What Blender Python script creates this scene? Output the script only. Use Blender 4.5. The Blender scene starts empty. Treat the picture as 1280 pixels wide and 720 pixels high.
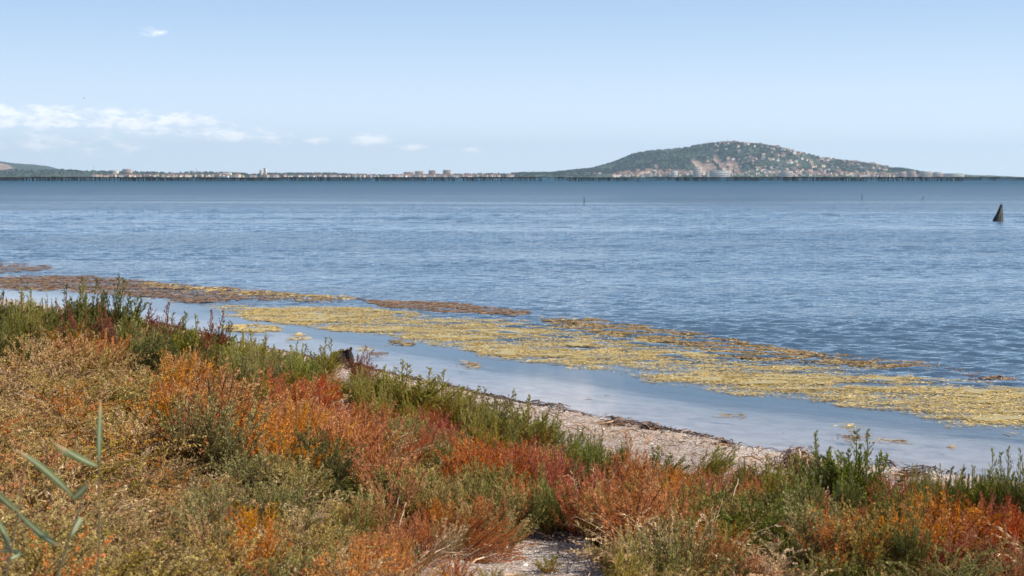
import bpy, math, random
import numpy as np
from mathutils import Vector, Matrix
random.seed(7); RNG = np.random.default_rng(7)
S = bpy.context.scene; C = S.collection

# ------------------------------------------------------------ camera
CZ = 2.6; F = 1750.0; PITCH = math.atan((360-221.0)/F)
cd = bpy.data.cameras.new('camera'); cam = bpy.data.objects.new('camera', cd); C.objects.link(cam)
cam.location = (0, 0, CZ); cam.rotation_euler = (math.pi/2-PITCH, 0, 0)
cd.sensor_width = 36; cd.lens = F/1280*36; cd.clip_start = 0.1; cd.clip_end = 60000
cd.dof.use_dof = True; cd.dof.focus_distance = 14.0; cd.dof.aperture_fstop = 4.8
S.camera = cam
FW = np.array([0, math.cos(PITCH), -math.sin(PITCH)]); UP = np.array([0, math.sin(PITCH), math.cos(PITCH)])
def ray(px, py): return FW*F + np.array([1., 0, 0])*(px-640) + UP*(360-py)
def on_water(px, py, z=0.0):
    d = ray(px, py); t = (z-CZ)/d[2]; return d[0]*t, d[1]*t
def project(P):
    q = np.asarray(P, float)-np.array([0, 0, CZ]); dep = q@FW
    return 640+F*q[..., 0]/dep, 360-F*(q@UP)/dep

# ------------------------------------------------------------ world, sun, exposure
SUN_EL, SUN_AZ = math.radians(42), math.radians(106)      # azimuth clockwise from +Y: the sun stands to the right, a little behind
sd = Vector((math.sin(SUN_AZ)*math.cos(SUN_EL), math.cos(SUN_AZ)*math.cos(SUN_EL), math.sin(SUN_EL)))
sl = bpy.data.lights.new('sun', 'SUN'); sl.energy = 5.0; sl.angle = math.radians(0.5); sl.color = (1, .925, .80)
so = bpy.data.objects.new('sun', sl); C.objects.link(so); so.rotation_euler = sd.to_track_quat('Z', 'Y').to_euler(); so.location = (30, -12, 40)
W = bpy.data.worlds.new('World'); S.world = W; W.use_nodes = True
S.view_settings.view_transform = 'Standard'; S.view_settings.look = 'None'
S.view_settings.exposure = 0.43; S.view_settings.gamma = 1

class NT:
    "tiny node helper"
    def __init__(s, tree): s.t = tree; s.n = tree.nodes; s.l = tree.links; s.n.clear()
    def new(s, typ, **kw):
        n = s.n.new(typ)
        for k, v in kw.items():
            if k.startswith('i_'):
                key = k[2:]; key = int(key) if key.isdigit() else key.replace('_', ' ')
                s.set(n.inputs[key], v)
            else: setattr(n, k, v)
        return n
    def set(s, sock, v):
        if isinstance(v, bpy.types.NodeSocket): s.l.new(v, sock)
        elif v is not None: sock.default_value = v
    def m(s, op, a, b=None, c=None, clamp=False):
        n = s.n.new('ShaderNodeMath'); n.operation = op; n.use_clamp = clamp
        s.set(n.inputs[0], a)
        if b is not None: s.set(n.inputs[1], b)
        if c is not None: s.set(n.inputs[2], c)
        return n.outputs[0]
    def mix(s, f, a, b, blend='MIX'):
        n = s.n.new('ShaderNodeMix'); n.data_type = 'RGBA'; n.blend_type = blend
        s.set(n.inputs[0], f)
        for i, v in ((6, a), (7, b)):
            if isinstance(v, tuple) and len(v) == 3: v = v+(1,)
            s.set(n.inputs[i], v)
        return n.outputs[2]
    def ss(s, x, lo, hi):
        n = s.n.new('ShaderNodeMapRange'); n.interpolation_type = 'SMOOTHSTEP'
        s.set(n.inputs[0], x); n.inputs[1].default_value = lo; n.inputs[2].default_value = hi
        return n.outputs[0]
    def noise(s, vec, scale, detail=3, rough=.5, dist=0.0):
        n = s.new('ShaderNodeTexNoise', i_Scale=scale, i_Detail=detail, i_Roughness=rough, i_Distortion=dist)
        if vec is not None: s.l.new(vec, n.inputs['Vector'])
        return n.outputs[0]
    def attr(s, name, typ='GEOMETRY'):
        return s.new('ShaderNodeAttribute', attribute_name=name, attribute_type=typ)
    def mapping(s, vec, scale):
        n = s.new('ShaderNodeMapping'); s.l.new(vec, n.inputs[0]); n.inputs[3].default_value = scale; return n.outputs[0]
    def ramp(s, f, stops):
        n = s.n.new('ShaderNodeValToRGB'); e = n.color_ramp.elements
        while len(e) < len(stops): e.new(.5)
        for i, (p, c) in enumerate(stops): e[i].position = p; e[i].color = tuple(c)+(1,)
        s.set(n.inputs[0], f); return n.outputs[0]

w = NT(W.node_tree)
sky = w.new('ShaderNodeTexSky', sky_type='NISHITA'); sky.sun_disc = False
sky.sun_elevation = SUN_EL; sky.sun_rotation = SUN_AZ; sky.altitude = 0; sky.air_density = 1.0; sky.dust_density = 0.3; sky.ozone_density = 2.4
geo = w.new('ShaderNodeNewGeometry')
tc = w.new('ShaderNodeTexCoord'); sep = w.new('ShaderNodeSeparateXYZ'); w.l.new(tc.outputs['Generated'], sep.inputs[0])
DX, DY, DZ = sep.outputs
el = w.m('MULTIPLY', w.m('ARCSINE', DZ), 57.2958); az = w.m('MULTIPLY', w.m('ARCTAN2', DX, DY), 57.2958)   # real degrees
cmb = w.new('ShaderNodeCombineXYZ', i_0=w.m('MULTIPLY', az, 1.0), i_1=w.m('MULTIPLY', el, 2.6))
cl1 = w.noise(cmb.outputs[0], 1.1, 7, .62, .3); cl2 = w.noise(cmb.outputs[0], .45, 5, .6)
cl3 = w.noise(cmb.outputs[0], 6.0, 4, .6)
tex = w.m('ADD', w.m('MULTIPLY', cl1, .75), w.m('MULTIPLY', cl2, .25))
tex = w.m('ADD', tex, w.m('MULTIPLY', w.m('SUBTRACT', cl3, .5), .14))
def deg(px, py): return math.degrees(math.atan((px-640)/F)), math.degrees(math.atan((221-py)/F))
def blob(px, py, wx, wy, amp):       # a cloud's place and extent on the sky, as directions
    a, e = deg(px, py); sx = math.degrees(wx/F); sy = math.degrees(wy/F)
    u = w.m('DIVIDE', w.m('SUBTRACT', az, a), sx); v = w.m('DIVIDE', w.m('SUBTRACT', el, e), sy)
    r = w.m('ADD', w.m('MULTIPLY', u, u), w.m('MULTIPLY', v, v))
    return w.m('MULTIPLY', w.m('EXPONENT', w.m('MULTIPLY', r, -1)), amp)
acc = None
for b in [(-60, 150, 170, 15, .95), (70, 151, 100, 15, .9), (180, 156, 100, 14, .9), (275, 167, 65, 10, .75), (330, 173, 60, 7, .66), (375, 177, 45, 6, .62), (198, 48, 17, 8, .54),
          (461, 176, 34, 9, .68), (580, 188, 30, 5, .62), (515, 184, 30, 5, .55), (717, 184, 13, 6, .66), (755, 196, 8, 3, .5), (60, 184, 150, 16, .52), (652, 187, 12, 4, .4),
          (705, -55, 85, 40, .85), (-420, 120, 200, 24, .7), (1700, 150, 120, 12, .7), (-900, 160, 160, 16, .7)]:
    x = blob(*b); acc = x if acc is None else w.m('MAXIMUM', acc, x)
cloud = w.ss(w.m('ADD', w.m('MULTIPLY', tex, 1.7), w.m('MULTIPLY', acc, .62)), .98, 1.42)
cloud = w.m('MULTIPLY', cloud, w.ss(acc, .05, .4))
cloud = w.m('MULTIPLY', cloud, .46)
skycol = w.mix(w.m('MULTIPLY', w.ss(el, 38, 5), .9), sky.outputs[0], (4.0, 5.95, 8.7))
skycol = w.mix(w.ss(el, 8.5, -1.0), skycol, (8.8, 10.1, 11.4))      # thin haze whitening the low sky
under = w.mix(w.ss(tex, .38, .56), (9.2, 9.9, 11.2), (14.8, 14.0, 13.8))
skyc = w.mix(cloud, skycol, under)
bg = w.new('ShaderNodeBackground', i_Color=skyc, i_Strength=0.083)
ow = w.new('ShaderNodeOutputWorld'); w.l.new(bg.outputs[0], ow.inputs[0])

# ------------------------------------------------------------ helpers
def mat(name):
    m = bpy.data.materials.new(name); m.use_nodes = True; return m, NT(m.node_tree)
def out(nt, sh, disp=None):
    o = nt.new('ShaderNodeOutputMaterial'); nt.l.new(sh, o.inputs[0])
def pos(nt): return nt.new('ShaderNodeNewGeometry').outputs['Position']
def simple(name, col, rough=.8, var=.3, scale=8, col2=None, bump=0):
    m, t = mat(name); p = t.new('ShaderNodeTexCoord').outputs['Object']
    n = t.noise(p, scale, 5, .65); c2 = col2 or tuple(c*(1-var) for c in col)
    c = t.mix(t.ss(n, .35, .65), c2, col)
    oi = t.new('ShaderNodeObjectInfo').outputs['Random']
    c = t.mix(t.m('MULTIPLY', oi, .35), c, tuple(x*.6 for x in col))
    b = t.new('ShaderNodeBsdfPrincipled', i_Base_Color=c, i_Roughness=rough)
    if bump: bp = t.new('ShaderNodeBump', i_Strength=1.0, i_Distance=bump, i_Height=n); t.l.new(bp.outputs[0], b.inputs['Normal'])
    out(t, b.outputs[0]); return m

def mesh_np(name, V, faces, mats=(), col=None, smooth=False, floats=None, matidx=None):
    "faces: (n,3) or (n,4) int array"
    me = bpy.data.meshes.new(name); V = np.ascontiguousarray(V, np.float32); faces = np.ascontiguousarray(faces, np.int32); k = faces.shape[1]; n = len(faces)
    me.vertices.add(len(V)); me.vertices.foreach_set('co', V.ravel())
    me.loops.add(n*k); me.loops.foreach_set('vertex_index', faces.ravel())
    me.polygons.add(n); me.polygons.foreach_set('loop_start', np.arange(0, n*k, k, dtype=np.int32)); me.polygons.foreach_set('loop_total', np.full(n, k, np.int32))
    if smooth: me.polygons.foreach_set('use_smooth', np.ones(n, bool))
    for m in mats: me.materials.append(m)
    if matidx is not None: me.polygons.foreach_set('material_index', np.ascontiguousarray(matidx, np.int32))
    if col is not None:
        a = me.color_attributes.new('Col', 'FLOAT_COLOR', 'POINT'); a.data.foreach_set('color', np.ascontiguousarray(col, np.float32).ravel())
    for nm, arr in (floats or {}).items():
        a = me.attributes.new(nm, 'FLOAT', 'POINT'); a.data.foreach_set('value', np.ascontiguousarray(arr, np.float32).ravel())
    me.update(calc_edges=True); return me
def link(name, data, parent=None, loc=None, rot=None, scale=None):
    o = bpy.data.objects.new(name, data); C.objects.link(o)
    if parent: o.parent = parent
    if loc is not None: o.location = loc
    if rot is not None: o.rotation_euler = rot
    if scale is not None: o.scale = scale
    return o
def tag(o, label=None, cat=None, group=None, kind=None):
    for k, v in (('label', label), ('category', cat), ('group', group), ('kind', kind)):
        if v: o[k] = v
    return o
def vnoise(x, y, seed=0):
    x = np.asarray(x, float); y = np.asarray(y, float)
    xi = np.floor(x).astype(np.int64); yi = np.floor(y).astype(np.int64); fx = x-xi; fy = y-yi
    fx = fx*fx*(3-2*fx); fy = fy*fy*(3-2*fy)
    def h(a, b):
        n = (a*374761393+b*668265263+seed*974711) & 0x7fffffff; n = ((n ^ (n >> 13))*1274126177) & 0x7fffffff
        return ((n ^ (n >> 16)) & 0xffff)/65535.0
    return (h(xi, yi)*(1-fx)+h(xi+1, yi)*fx)*(1-fy)+(h(xi, yi+1)*(1-fx)+h(xi+1, yi+1)*fx)*fy
def fbm(x, y, o=4, seed=0):
    s = 0; a = .5; t = 0
    for i in range(o): s = s+a*vnoise(np.asarray(x)*2**i+17*i, np.asarray(y)*2**i-9*i, seed+i); t += a; a *= .5
    return s/t
def sstep(x, a, b): t = np.clip((np.asarray(x, float)-a)/(b-a), 0, 1); return t*t*(3-2*t)
def grid_faces(nx, ny):
    i = np.arange((nx-1)*(ny-1)); r, c = i//(nx-1), i % (nx-1); a = r*nx+c
    return np.stack([a, a+1, a+nx+1, a+nx], 1)
def inpoly(x, y, poly):
    x = np.asarray(x); y = np.asarray(y); r = np.zeros(x.shape, bool); n = len(poly)
    for i in range(n):
        x0, y0 = poly[i]; x1, y1 = poly[(i+1) % n]
        if y0 == y1: continue
        c = ((y0 > y) != (y1 > y)) & (x < (x1-x0)*(y-y0)/(y1-y0)+x0); r ^= c
    return r

# ------------------------------------------------------------ the shore
SX = [-400, -60, -20, -9.8, -6, -2.4, 0, .53, 1.31, 1.89, 2.4, 3.24, 4.3, 8, 20, 60, 400]
SY = [240, 70, 37.5, 28.5, 24, 19.2, 15.95, 15.4, 14.4, 13.75, 13.1, 12.35, 11.65, 9.3, 2, -18, -180]
def shore_s(X, Y):     # metres seaward of the water's edge
    sx = np.interp(X, SX, SY)+.22*(fbm(np.asarray(X)*.9, np.asarray(X)*0+3.3, 3, 5)-.5)
    return (Y-sx)*.74
def height(X, Y):
    X = np.asarray(X, float); Y = np.asarray(Y, float)
    s = shore_s(X, Y); l = np.maximum(-s, 0); d = np.maximum(s, 0)
    land = .17*(1-np.exp(-l/.5))+.05*l*np.exp(-l/60)+.24*sstep(-X, .5, 4)*sstep(l, 1, 5)
    land = land+.42*sstep(-Y, -7.5, -2.5)*sstep(l, 3, 7)
    land = land+(fbm(X*1.1, Y*1.1, 4, 2)-.5)*.09*sstep(l, 0, 1.5)+(fbm(X*6, Y*6, 3, 9)-.5)*.022*sstep(l, 0, .3)
    land = np.minimum(land, 1.15+.1*fbm(X*.2, Y*.2, 3, 3))
    sea = -.06*d-.5*sstep(d, 1.5, 9)-.9*sstep(d, 9, 60)+(fbm(X*.8, Y*.8, 3, 8)-.5)*.03
    return np.where(s < 0, land, sea-.0)
def on_ground(px, py):
    d = ray(px, py); Y = np.arange(2.5, 60, .03); t = Y/d[1]; X = d[0]*t; Z = CZ+d[2]*t
    g = np.maximum(height(X, Y), 0); k = np.argmax(Z <= g)
    return X[k], Y[k], float(g[k])

def seq(pts):
    r = []
    for (a, b, st) in pts: r.append(np.arange(a, b, st))
    return np.concatenate(r)
gx = np.concatenate([-np.geomspace(15000, 22, 26), np.arange(-20, -8, .25), np.arange(-8, 8, .075), np.arange(8, 20, .25), np.geomspace(22, 15000, 26)])
gy = np.concatenate([-np.geomspace(6000, 10, 18), np.arange(-9, 3, .4), np.arange(3, 26, .085), np.arange(26, 60, .6), np.geomspace(62, 14000, 28)])
GX, GY = np.meshgrid(gx, gy); GZ = height(GX, GY); sdv = shore_s(GX, GY)
m, t = mat('shell_sand'); p = pos(t)
dep = t.attr('depth').outputs['Fac']; lit = t.attr('litter').outputs['Fac']
n1 = t.noise(p, 4, 5, .65); n2 = t.noise(p, 60, 3, .7)
vo = t.new('ShaderNodeTexVoronoi', i_Scale=85.0, i_Randomness=1.0); t.l.new(p, vo.inputs['Vector'])
vs = t.new('ShaderNodeSeparateColor', i_Color=vo.outputs['Color'])
c = t.mix(t.ss(n1, .35, .65), (.34, .255, .21), (.46, .37, .32))
c = t.mix(t.ss(vs.outputs[0], .72, .85), c, (.74, .67, .60))
c = t.mix(t.ss(vs.outputs[1], .78, .86), c, (.17, .11, .085))
c = t.mix(t.m('MULTIPLY', lit, t.ss(t.noise(p, 22, 4, .7), .38, .62)), c, (.15, .085, .05))
zz = t.new('ShaderNodeSeparateXYZ', i_0=p).outputs[2]; wet = t.ss(t.m('ADD', zz, t.m('MULTIPLY', t.m('SUBTRACT', n1, .5), .08)), .075, .02); c = t.mix(t.m('MULTIPLY', wet, .5), c, (.16, .11, .085))
cw = t.mix(t.ss(n1, .35, .65), (.50, .445, .43), (.68, .62, .61)); cw = t.mix(t.m('MULTIPLY', t.ss(t.noise(p, 1.7, 5, .7), .52, .66), .40), cw, (.20, .17, .12))
c = t.mix(t.ss(dep, .0, .03), c, cw)
c = t.mix(t.ss(dep, .30, 1.0), c, (.11, .13, .135))
b = t.new('ShaderNodeBsdfPrincipled', i_Base_Color=c, i_Roughness=.9)
bp = t.new('ShaderNodeBump', i_Strength=.9, i_Distance=.012, i_Height=t.m('ADD', n2, t.m('MULTIPLY', vo.outputs['Distance'], .6))); t.l.new(bp.outputs[0], b.inputs['Normal'])
out(t, b.outputs[0])
litter = sstep(-sdv, 1.3, 2.2)*.75+.9*np.exp(-((sdv+.22)/.16)**2)
bare = np.exp(-(((GX-.35)/.8)**2+((GY-8.1)/.9)**2)); litter = litter*(1-bare)
ground = link('ground', mesh_np('ground', np.stack([GX, GY, GZ], -1).reshape(-1, 3), grid_faces(len(gx), len(gy)), [m], smooth=True,
              floats={'depth': np.maximum(-GZ, 0).ravel(), 'litter': litter.ravel()}))
tag(ground, 'pale pinkish shell sand beach running on as the lagoon bed', None, kind='structure')

# ------------------------------------------------------------ water
ALGAE_BAND = [(-40, 40), (-9, 33), (-6, 27), (-2, 23.5), (1, 20.5), (3, 17.6), (6, 15.2), (12, 11), (40, -8)]
# fan of rings, fine near the shore and coarser outward; the wavelets near the shore are real relief
th = np.concatenate([np.linspace(-math.pi, -.62, 40)[:-1], np.arange(-.62, .62, .0034), np.linspace(.62, math.pi, 40)])
rr_ = np.concatenate([[.5, 4, 8], np.arange(9, 26, .055), 26*np.exp(np.arange(0, math.log(170/26), .0031)), np.geomspace(172, 14400, 80)])
TH_, RR_ = np.meshgrid(th, rr_); WX, WY = RR_*np.sin(TH_), RR_*np.cos(TH_)
WS = shore_s(WX, WY)
belt = np.interp(WX, [a for a, b in ALGAE_BAND], [b for a, b in ALGAE_BAND])
calm = 1-sstep(WY-belt+1.2*(fbm(WX*.4, WY*.4, 3, 4)-.5), -.6, 2.6)
WZ = np.zeros_like(WX); wr_ = np.random.default_rng(11)
wob = (fbm(WX*.35, WY*.35, 2, 71)-.5)*3.5
for i in range(64):
    lam = .15*(5.0**(wr_.random()**1.1)); a_ = wr_.normal()*.42-math.pi/2-.25; k_ = 2*math.pi/lam
    ph = k_*(WX*math.cos(a_)+WY*math.sin(a_))+wr_.uniform(0, 6.28)+wob*wr_.normal()
    vis = np.clip((lam/(RR_*.0052)-.7)/1.2, 0, 1) if lam < 2 else 1
    WZ += .0050*lam**.75*np.sin(ph+.35*np.sin(ph))*vis
for i in range(18):
    lam = wr_.uniform(.6, 1.7); a_ = wr_.normal()*.38-math.pi/2-.25; k_ = 2*math.pi/lam; ph = k_*(WX*math.cos(a_)+WY*math.sin(a_))+wr_.uniform(0, 6.28)+wob*wr_.normal()
    WZ += .0068*lam**.8*np.sin(ph+.3*np.sin(ph))*sstep(RR_, 26, 75)*np.clip((lam/(RR_*.0034)-1.2)/1.5, 0, 1)
patch = .55+.9*sstep(fbm(WX*.07, WY*.22, 4, 81), .3, .7)
WZ *= (1-calm*.992)*patch*sstep(-RR_, -168, -95)
WZ = np.maximum(WZ, -.03)
m, t = mat('lagoon_water'); p = pos(t)
dep = t.attr('depth').outputs['Fac']; cal = t.attr('calm').outputs['Fac']
dist = t.new('ShaderNodeVectorMath', operation='LENGTH'); t.l.new(p, dist.inputs[0]); R = dist.outputs['Value']
pa = t.mapping(p, (.9, 1.9, 1)); pb = t.mapping(p, (.35, 1.0, 1)); pw = t.mapping(p, (.006, .03, 1)); pw2 = t.mapping(p, (.02, .12, 1))
h1 = t.noise(pa, 3.4, 3, .55, .4); h2 = t.noise(pb, .9, 3, .5, .3); h3 = t.noise(pa, 12, 2, .5)
hh = t.m('ADD', t.m('MULTIPLY', h1, .045), t.m('ADD', t.m('MULTIPLY', h2, .07), t.m('MULTIPLY', h3, .008)))
wind = t.m('ADD', t.m('MULTIPLY', t.noise(pw, 1.0, 3, .6), .6), t.m('MULTIPLY', t.noise(pw2, 1.0, 4, .6), .4))
far = t.ss(R, 90, 300); slick = t.m('MULTIPLY', t.ss(R, 50, 85), t.ss(R, 170, 90))
gust = t.m('ADD', t.ss(wind, .36, .62), t.m('SUBTRACT', t.m('MULTIPLY', far, 1.2), t.m('MULTIPLY', slick, .45)), clamp=True)
amp = t.m('ADD', .55, t.m('MULTIPLY', gust, 1.5)); amp = t.m('MULTIPLY', amp, t.m('ADD', .6, t.m('ADD', t.m('MULTIPLY', t.ss(R, 25, 120), 1.1), t.m('MULTIPLY', t.ss(R, 110, 320), .5))))
amp = t.m('MULTIPLY', amp, t.m('SUBTRACT', 1, t.m('MULTIPLY', cal, .988)))
bp = t.new('ShaderNodeBump', i_Distance=1.0, i_Height=t.m('MULTIPLY', hh, amp), i_Strength=1.0)
gl = t.new('ShaderNodeBsdfGlossy', i_Color=(1, 1, 1, 1), i_Roughness=t.m('ADD', .04, t.m('MULTIPLY', t.ss(R, 60, 300), .10))); t.l.new(bp.outputs[0], gl.inputs['Normal'])
absb = t.m('SUBTRACT', 1, t.m('EXPONENT', t.m('MULTIPLY', dep, -1.7)))
tr = t.new('ShaderNodeBsdfTransparent', i_Color=t.mix(absb, (.97, .98, .99), (.60, .73, .80)))
df = t.new('ShaderNodeBsdfDiffuse', i_Color=t.mix(t.ss(R, 120, 700), (.075, .130, .205), (.010, .062, .112)))
body = t.new('ShaderNodeMixShader', i_0=absb); t.l.new(tr.outputs[0], body.inputs[1]); t.l.new(df.outputs[0], body.inputs[2])
fr = t.new('ShaderNodeFresnel', i_IOR=1.333); t.l.new(bp.outputs[0], fr.inputs['Normal'])
slope_avg = t.m('SUBTRACT', .52, t.m('MULTIPLY', gust, .34))   # reflectance of a wind roughened sea seen at a grazing angle, where single wavelets merge
wf = t.ss(R, 50, 300); fac = t.m('ADD', t.m('MULTIPLY', fr.outputs[0], t.m('SUBTRACT', 1, wf)), t.m('MULTIPLY', slope_avg, wf))
mx = t.new('ShaderNodeMixShader', i_0=fac); t.l.new(body.outputs[0], mx.inputs[1]); t.l.new(gl.outputs[0], mx.inputs[2])
out(t, mx.outputs[0])
water = link('water', mesh_np('water', np.stack([WX, WY, WZ], -1).reshape(-1, 3), grid_faces(len(th), len(rr_)), [m], smooth=True,
             floats={'depth': np.maximum(-height(WX, WY), 0).ravel(), 'calm': calm.ravel()}))
tag(water, 'blue wind rippled lagoon, calm and clear along the shore', None, kind='structure')

# ------------------------------------------------------------ ribbons: blades of seagrass, straw, wrack
def ribbons(P, ang, length, width, zlift=.0, curl=.3, seg=2, tilt=0.0, rollk=.5):
    "P (n,3) centres; flat curved blades with slight arch; returns V, quads, col"
    n = len(P); k = seg+1; u = np.linspace(-.5, .5, k)
    a0 = ang[:, None]+curl*RNG.normal(size=(n, 1))*u[None]*2
    dx = np.cos(a0)*length[:, None]*u[None]; dy = np.sin(a0)*length[:, None]*u[None]
    nx = -np.sin(a0); ny = np.cos(a0); wd = (width[:, None]*.5)*((1-.6*np.abs(u[None]*2)**2) if seg > 1 else 1)
    zz = P[:, 2:3]+zlift*RNG.random((n, 1))*(1-4*u[None]**2)+tilt*RNG.normal(size=(n, 1))*u[None]*length[:, None]
    roll = RNG.normal(size=(n, 1))*rollk*width[:, None]
    A = np.stack([P[:, 0:1]+dx+nx*wd, P[:, 1:2]+dy+ny*wd, zz+roll*.5], -1); B = np.stack([P[:, 0:1]+dx-nx*wd, P[:, 1:2]+dy-ny*wd, zz-roll*.5], -1)
    V = np.stack([A, B], 2).reshape(-1, 3); base = (np.arange(n)*k*2)[:, None]+np.arange(seg)[None]*2; base = base.ravel()
    Q = np.stack([base, base+1, base+3, base+2], 1)
    r = np.repeat(RNG.random((n, 2)), k*2, 0); col = np.stack([r[:, 0], r[:, 1], r[:, 0]*0, r[:, 0]*0+1], 1)
    return V, Q, col
def blade_mat(name, cols, gloss=.35, trans=.2):
    m, t = mat(name); a = t.attr('Col'); s = t.new('ShaderNodeSeparateColor', i_Color=a.outputs['Color'])
    n = len(cols); c = t.ramp(s.outputs[0], [((i+.0)/n, cols[i]) for i in range(n)])
    t.n[-1].color_ramp.interpolation = 'LINEAR'
    c = t.mix(1.0, c, t.ramp(s.outputs[1], [(0, (.65, .65, .65)), (1, (1.25, 1.25, 1.25))]), 'MULTIPLY')
    b = t.new('ShaderNodeBsdfPrincipled', i_Base_Color=c, i_Roughness=gloss)
    tl = t.new('ShaderNodeBsdfTranslucent', i_Color=c); mx = t.new('ShaderNodeMixShader', i_0=trans)
    t.l.new(b.outputs[0], mx.inputs[1]); t.l.new(tl.outputs[0], mx.inputs[2]); out(t, mx.outputs[0]); return m
M_YEL = blade_mat('bleached_yellow_seagrass', [(.34, .19, .07), (.58, .38, .09), (.80, .56, .15), (.72, .48, .11), (.92, .78, .42), (.44, .29, .08), (.84, .61, .20)], .38)
M_BRN = blade_mat('brown_seagrass', [(.22, .12, .075), (.33, .18, .11), (.27, .14, .10), (.42, .29, .15), (.18, .12, .08), (.38, .21, .13)], .6)
M_MIX = blade_mat('mixed_seagrass', [(.36, .19, .10), (.58, .40, .14), (.28, .15, .09), (.60, .45, .20), (.25, .19, .09), (.48, .30, .12)], .5)
M_UND = {}
for nm, c1, c2 in (('yellow', (.52, .39, .15), (.26, .24, .14)), ('brown', (.20, .125, .09), (.12, .10, .085)), ('mixed', (.2, .13, .06), (.12, .08, .05))):
    mm, t = mat('soaked_mat_'+nm); p = pos(t); nn = t.noise(t.mapping(p, (3, 8, 1)), 4, 5, .7)
    b = t.new('ShaderNodeBsdfPrincipled', i_Base_Color=t.mix(t.ss(nn, .35, .65), c2, c1), i_Roughness=.5); out(t, b.outputs[0]); M_UND[nm] = mm

def weed_mat(poly_px, n, matl, under, label, name, thr=.42, ln=(.08, .16), wd=(.012, .024), jit=.35, sc=1.0, under_thr=.12, cat='seaweed', ucut=.13):
    poly = [on_water(x, y) for x, y in poly_px]; P = np.array(poly); lo = P.min(0)-.3; hi = P.max(0)+.3
    def dens(X, Y):
        jx = (fbm(X*1.3, Y*1.3, 3, 31)-.5)*jit*2.4; jy = (fbm(X*1.0, Y*1.6, 3, 47)-.5)*jit*3
        ins = inpoly(X+jx, Y+jy, poly)
        e = 0
        for dx, dy in ((.5, 0), (-.5, 0), (0, .45), (0, -.45), (0, .2), (0, -.2)): e = e+inpoly(X+jx+dx*sc, Y+jy+dy*sc, poly)
        v = fbm(X*.9+40, Y*1.9, 4, 60)*.50+fbm(X*3.2+Y*.6, Y*7, 4, 77)*.50
        return np.where(ins, v+.22*(e/6.-.72), -1)
    X = RNG.uniform(lo[0], hi[0], n*8); Y = RNG.uniform(lo[1], hi[1], n*8); v = dens(X, Y)
    if not (v > thr).any(): thr = v.max()-.2
    keep = RNG.random(len(X)) < sstep(v, thr-.10, thr+.26)**1.4+.02*(v > 0); X, Y = X[keep][:n], Y[keep][:n]; n = len(X)
    P3 = np.stack([X, Y, np.full(n, .006)+RNG.random(n)*.012], 1)
    ang = RNG.normal(size=n)*1.1-.1
    L = RNG.uniform(ln[0], ln[1], n)*np.where(RNG.random(n) < .1, 1.8, 1); Wd = RNG.uniform(wd[0], wd[1], n)
    V, Q, col = ribbons(P3, ang, L, Wd, .006, .9, 1, .06, .25)
    if len(X): pn = np.repeat(np.clip((fbm(P3[:, 0]*1.7+3, P3[:, 1]*3.1, 4, 91)-.22)*1.7, 0, 1), len(V)//max(n, 1)); col[:, 0] = col[:, 0]*.55+pn*.45; col[:, 1] = col[:, 1]*.6+.4*pn
    root = link(name, None, loc=(0, 0, 0)); tag(root, label, cat)
    o = link('floating_blades', mesh_np('floating_blades', V, Q, [matl], col), root); tag(o, kind='stuff')
    # soaked body of the mat: patches of surface lying just awash
    sx_, sy_ = .05, .05; nx = int((hi[0]-lo[0])/sx_); ny = int((hi[1]-lo[1])/sy_); X, Y = np.meshgrid(lo[0]+np.arange(nx)*sx_, lo[1]+np.arange(ny)*sy_)
    v = dens(X, Y); Z = .003+.014*np.clip(v-thr+.02, 0, 1)/.3+.006*(fbm(X*9, Y*14, 2, 5)-.5)
    Z = np.where(v > thr-under_thr+.02, np.maximum(Z, .0025), -.02)
    f = grid_faces(nx, ny); ok = (v.ravel()[f] > thr-under_thr+.06).all(1) if False else (v.ravel()[f] > thr+ucut).all(1); f = f[ok]
    if len(f):
        used = np.unique(f); re = np.zeros(nx*ny, int); re[used] = np.arange(len(used))
        Vv = np.stack([X.ravel(), Y.ravel(), Z.ravel()], 1)[used]; Vv[:, :2] += RNG.normal(size=(len(used), 2))*.012
        o = link('soaked_mat', mesh_np('soaked_mat', Vv, re[f], [M_UND[under]], smooth=True), root); tag(o, kind='stuff')
    return root
weed_mat([(262, 381), (330, 384), (420, 383), (500, 388), (560, 395), (640, 400), (700, 408), (760, 420), (850, 434), (950, 449), (1050, 457), (1150, 468), (1290, 485), (1420, 500),
          (1420, 560), (1290, 546), (1230, 538), (1150, 525), (1080, 512), (1000, 501), (930, 496), (860, 488), (800, 472), (740, 462), (680, 458), (600, 445), (540, 432), (470, 421), (400, 411), (340, 403), (280, 394)],
         150000, M_YEL, 'yellow', 'long belt of bleached yellow seagrass floating parallel to the shore', 'yellow_seagrass_belt', .43, ln=(.022, .062), wd=(.005, .0105), ucut=.20)
weed_mat([(-90, 322), (0, 327), (60, 332), (72, 337), (0, 342), (-90, 340)], 3000, M_BRN, 'brown', 'small brown weed tongue at the far left edge, beyond the big mats', 'brown_seagrass_tongue', .38, jit=.2)
weed_mat([(-120, 338), (0, 344), (110, 345), (200, 351), (280, 359), (380, 367), (455, 372), (400, 379), (300, 377), (230, 380), (180, 373), (100, 367), (0, 360), (-120, 350)], 17000, M_BRN, 'brown',
         'reddish brown seagrass mat drifting behind the dark green bushes on the left', 'brown_seagrass_mat', .47)
weed_mat([(150, 352), (200, 354), (285, 362), (440, 370), (450, 375), (380, 376), (300, 370), (240, 364), (190, 360)], 4500, M_YEL, 'yellow', 'thin yellow streaks of seagrass along the top of the reddish brown mat', 'yellow_seagrass_streak', .46, jit=.22)
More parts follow.
